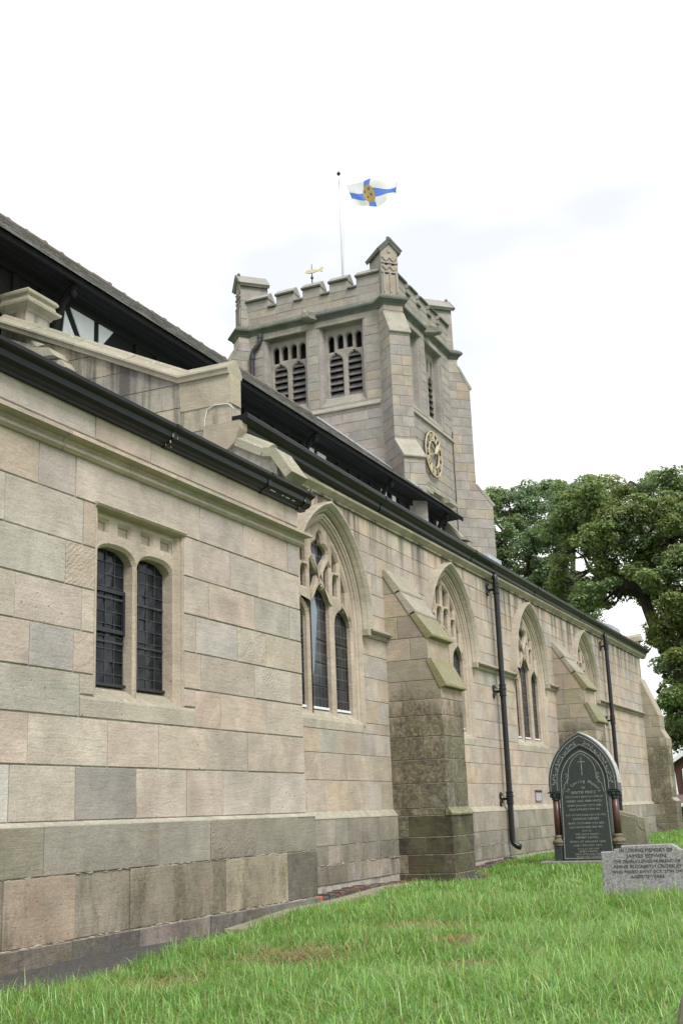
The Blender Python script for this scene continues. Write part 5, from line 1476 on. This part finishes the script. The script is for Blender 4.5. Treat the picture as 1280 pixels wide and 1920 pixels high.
while xx < -2:
    w = RNG.uniform(.25, .5)
    for r in range(3): m.box(xx + (.1 if r % 2 else 0), xx + w - .015 + (.1 if r % 2 else 0), 50 + RNG.uniform(-.02, .02), 50.35, -1.05 + .22 * r, -1.05 + .22 * (r + 1) - .012, pick([(.14, .12, .10), (.11, .10, .09), (.16, .13, .11)]))
    xx += w
m.build('coursed_stones', M['brick'], cw, kind='stuff')

# ================================================================== LEAFY THINGS
NR = np.random.default_rng(3)
def leaf_mesh(name, P, Nn, size, tint, mat, parent, aspect=.8):
    """one folded quad (two triangles each side of the midrib) per leaf"""
    n = len(P)
    a = NR.normal(size=(n, 3)); a -= Nn * (a * Nn).sum(1, keepdims=True); a /= np.linalg.norm(a, axis=1, keepdims=True) + 1e-9
    b = np.cross(Nn, a); s = size[:, None]
    tip, base = P + a * s * .55, P - a * s * .45
    l, r = P + b * s * aspect * .5 + Nn * s * .12, P - b * s * aspect * .5 + Nn * s * .12
    V = np.stack([base, l, tip, r], 1).reshape(-1, 3) - np.array(org(parent))
    me = bpy.data.meshes.new(name)
    me.vertices.add(4 * n); me.vertices.foreach_set('co', V.astype(np.float32).ravel())
    me.loops.add(6 * n); me.polygons.add(2 * n)
    ix = np.arange(n)[:, None] * 4
    me.loops.foreach_set('vertex_index', (ix + np.array([0, 1, 2, 0, 2, 3])).astype(np.int32).ravel())
    me.polygons.foreach_set('loop_start', np.arange(0, 6 * n, 3, dtype=np.int32))
    me.update(calc_edges=True)
    at = me.attributes.new('tint', 'FLOAT_COLOR', 'FACE')
    t4 = np.ones((2 * n, 4), np.float32); t4[:, :3] = np.repeat(tint, 2, 0); at.data.foreach_set('color', t4.ravel())
    me.materials.append(mat)
    return link_obj(name, me, parent)

def crown(clumps, per, size, pal, yellow=None):
    Ps, Ns, Ss, Ts = [], [], [], []
    for (x, y, z, r) in clumps:
        c = np.array([x, y, z]) / 100.; rad = r / 100.
        n = int(per * (rad / .9) ** 2)
        # sub-clumps give a broken, layered outline
        k = NR.integers(9, 13)
        sub = NR.normal(size=(k, 3)); sub /= np.linalg.norm(sub, axis=1, keepdims=True); sub *= NR.uniform(.25, .95, (k, 1)); sub[:, 2] *= .62
        base = np.array(pal[NR.integers(len(pal))])
        if yellow is not None: base = yellow(c, base)
        for q_ in sub:
            m_ = n // k
            d = NR.normal(size=(m_, 3)); d[:, 2] += .35; d /= np.linalg.norm(d, axis=1, keepdims=True)
            rr_ = NR.uniform(.45, 1.0, (m_, 1)) ** .6 * rad * .46
            P = c + q_ * rad + d * rr_ * np.array([1.15, 1.15, .62])
            N_ = d * .8 + np.array([0, 0, .75]) + NR.normal(size=(m_, 3)) * .45; N_ /= np.linalg.norm(N_, axis=1, keepdims=True)
            Ps.append(P); Ns.append(N_); Ss.append(NR.uniform(.65, 1.25, m_) * size)
            Ts.append(base * NR.uniform(.75, 1.3, (m_, 1)) * (1 + NR.normal(size=(m_, 3)) * .06))
    return np.concatenate(Ps), np.concatenate(Ns), np.concatenate(Ss), np.clip(np.concatenate(Ts), .005, .5)

CLUMPS_A=[(-1464,5505,727,112),(-1258,5550,716,121),(-1841,5436,1074,120),(-1444,5443,544,69),(-1490,5374,1275,94),(-1351,5272,1372,60),(-1186,5255,1252,72),(-1228,5477,560,80),(-1158,5246,887,100),(-1574,5425,1392,70),(-1803,5440,1265,99),(-1802,5223,798,79),(-1591,5287,1004,102),(-1353,5372,591,62),(-1217,5252,468,80),(-1369,5098,1132,76),(-1335,5097,410,67),(-1534,5408,616,69),(-1333,5207,465,96),(-1211,5167,1351,84),(-1495,5132,421,108),(-1296,5222,963,76),(-1386,5420,797,108),(-1548,5192,741,75),(-1522,5367,687,103),(-1569,5024,759,83),(-1535,5415,780,106),(-1243,5121,1273,103),(-1500,5092,824,92),(-1747,5143,854,64),(-1188,5252,594,84),(-1267,5262,789,82),(-1651,5073,854,90),(-1498,5122,1022,71),(-1506,5277,1175,119),(-1749,5119,939,74),(-1442,5527,884,109),(-1409,5160,982,80),(-1279,5079,988,74),(-1518,5401,937,92),(-1346,5553,666,105),(-1670,5154,1047,77),(-1634,5292,931,75),(-1605,5180,1111,102),(-1167,5073,924,76),(-1722,5206,1383,115),(-1281,5129,1224,65),(-1192,5377,772,111),(-1568,5313,1114,68),(-1530,5380,1457,63),(-1579,5495,571,101),(-1564,5467,1047,68),(-1590,5199,1218,68),(-1548,5372,498,68),(-1357,5374,1206,102),(-1708,5086,1265,62),(-1372,5447,739,72),(-1071,5034,1222,86),(-1254,5532,872,117),(-1632,5309,1433,79),(-1640,5543,1470,68),(-1328,5040,1188,61),(-1308,5356,1476,73),(-1348,5477,901,90),(-1257,5227,694,65),(-1478,5512,1391,107),(-1378,5281,1068,68),(-1434,5372,646,84),(-1348,5283,931,77),(-1234,5084,521,100),(-1404,5168,451,69),(-1468,5438,1136,69),(-1144,5300,1388,81),(-1767,5471,1009,123),(-1318,5334,1420,64),(-1686,5124,1132,63),(-1171,5215,1181,96),(-1262,5245,1119,65),(-1738,5363,785,67),(-1477,5233,1063,61),(-1492,5564,1511,104),(-1585,5144,1288,97),(-1197,5298,1333,89),(-1562,5051,1027,63),(-1480,5253,1309,73),(-1318,5119,1079,75),(-1260,5112,1040,85),(-1133,5049,394,112),(-1658,5086,1236,65),(-1086,5145,1177,70),(-1202,5554,1522,65),(-1235,5113,894,81),(-1228,5123,978,66),(-1709,5022,1065,79),(-1470,5051,1215,63),(-1732,5529,1248,71),(-1300,5394,437,88),(-1664,5096,1083,59),(-1435,5164,819,60),(-1441,5376,597,62),(-1688,5312,848,65),(-1415,5310,917,75),(-1673,5050,794,85),(-1544,5165,510,64),(-1180,5215,1400,69),(-1590,5339,643,73),(-1121,5288,1138,69),(-1607,5544,1005,71),(-1619,5492,1511,62),(-1346,5173,970,72),(-1103,5119,930,63),(-1323,5561,1257,73),(-1589,5382,929,78),(-1233,5261,1230,62),(-1678,5422,894,68),(-1595,5020,1181,58),(-1670,5185,1430,60),(-1473,5305,507,70),(-1697,5233,1330,64),(-1478,5371,1406,62),(-1676,5415,1413,62),(-1375,5377,664,62),(-1241,5275,746,68),(-1138,5342,1349,62),(-1513,5137,778,62),(-1393,5185,750,60),(-1472,5424,1089,62),(-1703,5408,1051,62),(-1497,5060,677,65),(-1446,5279,557,62)]
CLUMPS_B=[(-450,4494,482,63),(-271,4645,641,72),(-421,4759,894,65),(-493,4270,405,74),(-788,4513,905,74),(-306,4372,310,71),(-180,4331,578,78),(-897,4265,1129,62),(-600,4490,1177,65),(-783,4357,1057,88),(-279,4689,837,88),(-261,4389,833,81),(-654,4539,754,56),(-902,4699,1041,82),(-422,4697,974,96),(-292,4387,528,81),(-457,4399,222,57),(-377,4244,741,84),(-358,4591,720,95),(-1014,4614,1071,64),(-547,4349,886,59),(-647,4314,1037,94),(-753,4752,1044,61),(-657,4286,804,68),(-179,4416,537,104),(-689,4318,630,92),(-443,4547,881,60),(-323,4380,396,72),(-676,4254,372,68),(-479,4326,875,99),(-904,4355,789,63),(-341,4505,646,79),(-484,4653,1163,98),(-1038,4383,1082,72),(-503,4385,760,70),(-383,4718,275,91),(-993,4335,750,81),(-325,4749,988,106),(-264,4657,776,97),(-405,4353,352,61),(-610,4723,1047,79),(-714,4424,918,90),(-557,4640,323,65),(-883,4413,888,103),(-196,4322,465,64),(-432,4599,309,88),(-456,4286,363,77),(-1172,4766,836,63),(-637,4401,274,80),(-346,4521,997,60),(-624,4387,232,58),(-801,4779,1094,76),(-495,4637,1020,77),(-227,4336,244,65),(-634,4680,891,94),(-679,4477,1154,95),(-410,4377,203,79),(-908,4727,1248,94),(-562,4616,275,87),(-536,4396,524,64),(-482,4734,787,108),(-210,4581,699,89),(-614,4387,1097,65),(-725,4492,776,58),(-441,4499,658,71),(-645,4340,758,76),(-960,4311,1080,66),(-333,4356,457,80),(-530,4296,1025,55),(-1087,4457,1038,92),(-596,4711,383,111),(-586,4414,607,91),(-651,4221,492,56),(-609,4309,664,78),(-402,4731,450,58),(-622,4391,477,78),(-1139,4741,889,79),(-1089,4473,931,56),(-405,4643,615,57),(-519,4582,492,68),(-563,4314,759,70),(-346,4563,209,102),(-712,4547,440,56),(-539,4767,660,110),(-479,4239,531,59),(-586,4640,507,92),(-836,4645,237,89),(-569,4462,1123,70),(-470,4313,1003,88),(-247,4556,377,58),(-666,4610,407,60),(-759,4356,930,63),(-334,4463,756,79),(-785,4747,773,73),(-470,4770,583,74),(-800,4547,1165,75),(-350,4696,904,73),(-420,4616,1084,93),(-446,4248,784,71),(-643,4429,331,89),(-877,4325,1045,101),(-195,4390,412,57),(-388,4450,641,56),(-600,4260,863,67),(-286,4300,642,57),(-958,4566,994,72),(-702,4488,233,80),(-367,4479,342,86),(-701,4229,775,64),(-498,4286,680,99),(-603,4532,433,75),(-877,4689,864,67),(-228,4337,305,62),(-310,4581,449,64),(-1030,4398,1150,57),(-567,4681,1239,67),(-711,4289,1070,55),(-403,4732,537,69),(-704,4725,629,96),(-752,4539,608,65),(-378,4717,587,84),(-783,4352,990,56),(-252,4343,439,64),(-595,4340,514,67),(-369,4419,1074,55),(-267,4609,513,58),(-271,4482,412,65),(-737,4598,290,64),(-1133,4778,1299,59),(-273,4425,214,57),(-703,4426,338,55),(-575,4406,648,54),(-823,4332,1007,57),(-807,4382,282,54),(-544,4588,868,78),(-884,4492,1137,67),(-283,4698,731,59),(-1060,4640,1106,58),(-602,4572,736,70),(-635,4458,964,80),(-1032,4405,971,63),(-823,4620,814,85),(-591,4570,230,80),(-619,4590,317,59),(-976,4614,771,65),(-433,4595,1031,63),(-293,4321,562,62),(-513,4397,209,78),(-395,4353,447,62),(-250,4356,277,56),(-497,4564,337,83),(-293,4492,368,78),(-308,4629,272,62),(-628,4252,965,69),(-442,4495,601,76),(-974,4350,1150,58),(-325,4254,778,56),(-655,4242,707,53),(-220,4280,188,63),(-535,4270,543,56),(-1139,4610,909,60),(-429,4327,401,64),(-808,4762,275,69),(-655,4347,859,53),(-757,4567,1188,58),(-765,4708,913,61),(-592,4374,1016,78),(-480,4468,280,89),(-497,4692,543,58),(-807,4366,915,57),(-879,4263,971,67),(-700,4482,557,55),(-333,4289,991,59),(-429,4460,257,68),(-305,4763,1042,60),(-929,4645,878,67),(-229,4388,566,60),(-535,4564,1160,57),(-721,4382,1044,65),(-692,4353,467,82),(-884,4317,1182,54),(-525,4372,936,64),(-629,4385,1178,59),(-899,4301,1094,53),(-770,4333,824,68),(-420,4563,718,63),(-488,4625,461,57),(-996,4526,821,61),(-424,4747,420,61),(-275,4619,921,63),(-631,4371,622,54),(-908,4763,836,59),(-546,4580,1035,61),(-936,4257,951,53),(-752,4777,1281,59),(-714,4587,720,58),(-651,4391,442,56),(-604,4451,567,57),(-724,4360,559,53),(-669,4360,486,62),(-640,4360,370,70),(-718,4360,337,58),(-605,4360,528,70),(-746,4360,590,33)]


def make_tree(label, clumps, base, trunk, limbs, per, size, pal, yellow=None):
    t = thing('sycamore_tree', label, 'tree', base, 'trees beyond the church')
    P, N_, S, T = crown(clumps, per, size, pal, yellow)
    leaf_mesh('crown', P, N_, S, T, M['leaf'], t)
    tm = MB().tube(*trunk, 14)
    for pts, rad in limbs: tm.tube(pts, rad, 9)
    # every clump hangs on a branch from the nearest limb point
    nodes = [Vector(p) for pts, rad in limbs for p in pts[1:]]
    for (x, y, z, r) in clumps:
        c = Vector((x / 100, y / 100, z / 100))
        nd = min(nodes, key=lambda p: (p - c).length + max(0, p.z - c.z) * 2)
        mid = nd.lerp(c, .55) + Vector((RNG.uniform(-.25, .25), RNG.uniform(-.25, .25), RNG.uniform(-.45, .05)))
        tm.tube([tuple(nd), tuple(mid), tuple(c + Vector((0, 0, -.1)))], [.075, .045, .018], 5)
        for k in range(4):
            e = c + Vector((RNG.uniform(-1, 1), RNG.uniform(-1, 1), RNG.uniform(-.3, .6))) * (r / 100) * .8
            tm.tube([tuple(mid.lerp(c, .5)), tuple(mid.lerp(e, .7) + Vector((0, 0, -.1))), tuple(e)], [.030, .020, .008], 4)
        if RNG.random() < .35: nodes.append(mid)
    tm.build('trunk', M['bark'], t, smooth=True, recalc=False)
    return t
G1 = [(0.154, 0.234, 0.120), (0.171, 0.253, 0.123), (0.142, 0.217, 0.119), (0.185, 0.264, 0.125), (0.160, 0.239, 0.135)]
G2 = [(0.171, 0.244, 0.100), (0.194, 0.262, 0.103), (0.155, 0.226, 0.100), (0.207, 0.271, 0.107), (0.173, 0.246, 0.112)]
def yel(c, b):
    f = 1.0
    if c[2] < 7.0 and NR.random() < .5: return b * .6 + np.array([.085, .085, .014])
    if NR.random() < .15: return b * .8 + np.array([.035, .03, .004])
    return b
make_tree('broad dark green sycamore standing behind the church aisle next to the tower', CLUMPS_A, (-14.2, 53, -1.0),
          ([(-14.2, 53, -1.0), (-14.3, 53, 2.5), (-14.1, 53, 5.0)], [.55, .42, .36]),
          [([(-14.1, 53, 4.9), (-14.6, 52.6, 7.2), (-15.0, 52.2, 9.4), (-15.3, 52, 12.0)], [.30, .22, .15, .07]),
           ([(-14.1, 53, 4.9), (-13.4, 53.4, 7.4), (-12.6, 53.6, 9.8), (-12.2, 53.4, 12.2)], [.28, .20, .14, .06]),
           ([(-13.4, 53.4, 7.4), (-12.0, 53.0, 8.6), (-11.0, 52.6, 10.4), (-10.4, 52.4, 12.4)], [.20, .15, .10, .05]),
           ([(-14.6, 52.6, 7.2), (-16.4, 53.2, 9.0), (-17.6, 53.6, 11.2)], [.2, .13, .06])], 1700, .118, G1)
make_tree('large sycamore with a leaning forked trunk and yellowing lower leaves at the right edge', CLUMPS_B, (-5.1, 45.5, -.95),
          ([(-5.1, 45.5, -1.1), (-5.2, 45.3, 1.2), (-5.8, 45.1, 3.0)], [.62, .50, .42]),
          [([(-5.75, 45.1, 2.9), (-6.74, 45.0, 4.42), (-7.46, 45.0, 5.97), (-7.89, 45.0, 7.54), (-8.52, 45.0, 8.33), (-9.48, 45.0, 9.18), (-10.3, 45.2, 10.6)], [.36, .31, .26, .21, .17, .12, .06]),
           ([(-5.75, 45.1, 2.9), (-6.20, 45.2, 5.47), (-6.85, 45.2, 6.71), (-7.34, 45.3, 8.09), (-7.77, 45.4, 9.81), (-8.0, 45.4, 12.2)], [.30, .24, .20, .17, .13, .06]),
           ([(-7.89, 45.0, 7.54), (-8.7, 44.6, 7.9), (-9.16, 44.5, 8.09), (-9.7, 44.4, 8.7)], [.13, .10, .08, .05]),
           ([(-5.75, 45.1, 2.9), (-4.6, 45.6, 5.6), (-3.9, 46, 8.4), (-3.6, 46, 11.2)], [.3, .22, .15, .07]),
           ([(-6.0, 45.1, 3.3), (-6.9, 44.6, 3.3), (-7.6, 44.3, 3.9)], [.13, .09, .05]),
           ([(-5.6, 45.1, 2.5), (-6.5, 44.8, 2.4), (-7.1, 44.6, 2.1)], [.12, .08, .04])], 1700, .112, G2, yel)

# a clipped shrub by the house
sh = thing('shrub', 'small reddish green shrub in front of the brick house', 'shrub', (-8.9, 52, -.95))
P, N_, S, T = crown([(-900, 5200, -45, 50), (-850, 5205, -40, 55), (-795, 5210, -45, 50), (-740, 5200, -40, 55)], 420, .13, [(.05, .06, .03), (.075, .045, .03), (.045, .065, .03)])
leaf_mesh('foliage', P, N_, S, T, M['leaf'], sh)
MB().tube([(-8.9, 52, -1.1), (-8.9, 52, -.4)], .05, 6).tube([(-8.0, 52, -1.1), (-8.0, 52, -.4)], .05, 6).build('stem', M['bark'], sh)

# ================================================================== GRASS
def wall_edge(y):
    """x of the wall foot (blades stay to the right of this)"""
    e = np.where(y < 10.2, -4.36 - .16 * np.maximum(0, y - 5.4), -5.42)
    e = np.maximum(e, np.where(y < 10.2, -4.95, -9))
    e = np.where((y >= 8.4) & (y < 10.5), -4.90 - .03 * (y - 8.4), e)
    e = np.where((y >= 10.5) & (y < 14.0), -5.02 - .10 * (y - 10.5), e)
    e = np.where((y > 13.9) & (y < 15.0), -4.93, e)
    e = np.where((y > 22.3) & (y < 23.4), -4.95, e)
    e = np.where((y > 15.0) & (y < 22.3), -5.50, e)
    e = np.where(y > 31.0, np.where(y < 32.2, -5.15, -9.5), e)
    return e
def sample(n, y0, y1, power, spread=None):
    u = NR.uniform(0, 1, n); a, b = y0 ** (1 - power), y1 ** (1 - power)
    y = (a + (b - a) * u) ** (1 / (1 - power))
    lo = wall_edge(y); hi = -.13 * y - .0 if spread is None else np.full_like(y, spread)
    hi = np.maximum(hi, lo + .2)
    return lo + (hi - lo) * NR.uniform(0, 1, n), y
def gz(x, y):
    z = np.where(y < 34, -.905 + .0065 * (np.minimum(y, 32) - 5), -.73 - .010 * np.minimum(y - 34, 40))
    return z + .018 * np.sin(x * 1.7 + y * .9) + .014 * np.sin(y * 2.3 - x * .8)
BARE = [(-3.35, 8.6, .48), (-3.62, 7.0, .46), (-3.85, 5.9, .36), (-2.3, 6.6, .26), (-2.7, 7.6, .24)]
def grass(n_t, y0, y1, power, per, h, w, spread=None, seg=4, light=False):
    tx_, ty_ = sample(n_t, y0, y1, power, spread)
    big = .75 + .5 * (.5 + .5 * np.sin(tx_ * 2.1 + 1.3 * np.sin(ty_ * 1.7)) * np.cos(ty_ * 1.3 + tx_))
    keep = np.ones(n_t, bool); dry = np.zeros(n_t)
    for bx, by, br in BARE:
        d = np.hypot((tx_ - bx), (ty_ - by)) / br
        dry = np.maximum(dry, np.clip(1.4 - d, 0, 1)); keep &= ~((d < 1.0) & (NR.uniform(0, 1, n_t) < .88 - .3 * d))
    tx_, ty_, big, dry = tx_[keep], ty_[keep], big[keep], dry[keep]; n_t = len(tx_)
    hue = NR.uniform(0, 1, n_t); lean = NR.uniform(0, 2 * np.pi, n_t)
    ti = np.repeat(np.arange(n_t), per); n = len(ti)
    sp = .035 + .0016 * ty_[ti]
    x = tx_[ti] + NR.normal(size=n) * sp; y = ty_[ti] + NR.normal(size=n) * sp
    x = np.maximum(x, wall_edge(y) + NR.uniform(-.05, .02, n))
    H = h * big[ti] * NR.uniform(.45, 1.3, n) * (1 - .45 * dry[ti]); W = w * NR.uniform(.6, 1.3, n) * (1 + .05 * np.maximum(0, y - 8))
    ang = lean[ti] + NR.normal(size=n) * .75
    bend = H * (.18 + 1.35 * NR.uniform(0, 1, n))
    dx, dy = np.cos(ang), np.sin(ang)
    px_, py_ = -dy, dx
    z = gz(x, y) - .01
    rows = []
    for k in range(seg):
        t = k / seg
        cx_, cy_ = x + dx * bend * t ** 2, y + dy * bend * t ** 2
        cz_ = z + H * (t - .46 * t ** 2.4 * (bend / H))
        ww = W * (1 - .75 * t ** 1.5) * .5
        rows.append(np.stack([cx_ - px_ * ww, cy_ - py_ * ww, cz_], 1)); rows.append(np.stack([cx_ + px_ * ww, cy_ + py_ * ww, cz_], 1))
    rows.append(np.stack([x + dx * bend, y + dy * bend, z + H * (1 - .46 * (bend / H))], 1))
    V = np.stack(rows, 1); nv = V.shape[1]
    base = np.stack([.150 + .085 * hue[ti] + NR.normal(size=n) * .012, .325 + .06 * hue[ti] + NR.normal(size=n) * .03, .075 + .03 * hue[ti] + NR.normal(size=n) * .006], 1)
    dm = (NR.uniform(0, 1, n) < .07 + .5 * dry[ti])
    lt = NR.uniform(0, 1, n) < .16; base[lt] = base[lt] * 1.45 + .035
    dk = NR.uniform(0, 1, n) < .18; base[dk] *= .72
    if light: base = base * 1.25 + np.array([.10, .10, .06])  # sky gloss on the arching blades, put into their colour
    base[dm] = np.stack([NR.uniform(.26, .40, n), NR.uniform(.22, .32, n), NR.uniform(.10, .15, n)], 1)[dm]
    return V, np.clip(base, .01, .6), seg
def grass_object(parts_):
    vs_, ls_, st_, ct_, off, lo = [], [], [], [], 0, 0
    for V, base, seg in parts_:
        n, nv = V.shape[:2]
        ix = (np.arange(n) * nv)[:, None] + off
        pat = []; starts = []; c = 0
        for k in range(seg - 1):
            pat += [2 * k, 2 * k + 1, 2 * k + 3, 2 * k + 2]; starts.append(c); c += 4
        pat += [2 * seg - 2, 2 * seg - 1, 2 * seg]; starts.append(c); c += 3
        ls_.append((ix + np.array(pat)).ravel()); st_.append(((np.arange(n) * c)[:, None] + np.array(starts) + lo).ravel())
        ct_.append(np.repeat(base, seg, 0)); vs_.append(V.reshape(-1, 3)); off += n * nv; lo += n * c
    V = np.concatenate(vs_); Lp = np.concatenate(ls_); St = np.concatenate(st_); Ct = np.concatenate(ct_)
    me = bpy.data.meshes.new('grass')
    me.vertices.add(len(V)); me.vertices.foreach_set('co', V.astype(np.float32).ravel())
    me.loops.add(len(Lp)); me.loops.foreach_set('vertex_index', Lp.astype(np.int32))
    me.polygons.add(len(St)); me.polygons.foreach_set('loop_start', St.astype(np.int32))
    me.update(calc_edges=True)
    at = me.attributes.new('tint', 'FLOAT_COLOR', 'FACE')
    t4 = np.ones((len(Ct), 4), np.float32); t4[:, :3] = Ct; at.data.foreach_set('color', t4.ravel())
    me.polygons.foreach_set('use_smooth', np.ones(len(St), bool))
    me.materials.append(M['grass'])
    o = link_obj('grass', me, kind='stuff'); tag(o, 'uncut bright green churchyard grass growing up to the church wall', 'grass')
    return o
def straw(n_per):
    V, B = [], []
    for bx, by, br in BARE:
        n = int(n_per * br)
        x = bx + NR.normal(size=n) * br * .42; y = by + NR.normal(size=n) * br * .42
        a = NR.uniform(0, 2 * np.pi, n); l = NR.uniform(.04, .13, n); w = NR.uniform(.003, .006, n)
        z = gz(x, y) + NR.uniform(.02, .075, n)
        d = np.stack([np.cos(a), np.sin(a), NR.normal(size=n) * .25], 1); p = np.stack([-np.sin(a), np.cos(a), np.zeros(n)], 1)
        c = np.stack([x, y, z], 1)
        rows = []
        for k in range(2):
            q = c + d * (l * (k / 2 - .5))[:, None]
            rows += [q - p * w[:, None] * .5, q + p * w[:, None] * .5]
        rows.append(c + d * (l * .5)[:, None])
        V.append(np.stack(rows, 1)); B.append(np.stack([NR.uniform(.26, .44, n), NR.uniform(.20, .33, n), NR.uniform(.11, .19, n)], 1))
    return np.concatenate(V), np.concatenate(B), 2
grass_object([straw(1500), grass(2600, 3.7, 13, 1.25, 3, .185, .0052, light=True), grass(110, 3.8, 14, 1.2, 7, .075, .034, seg=3), grass(9500, 3.6, 12, 1.25, 14, .135, .0056), grass(6000, 12, 40, 1.3, 10, .10, .009, seg=2),
              grass(7000, 2.4, 30, 1.2, 9, .11, .009, spread=3.5, seg=2), grass(900, 40, 70, .9, 8, .12, .02, spread=0, seg=2)])
# tall seeding stems against the buttress
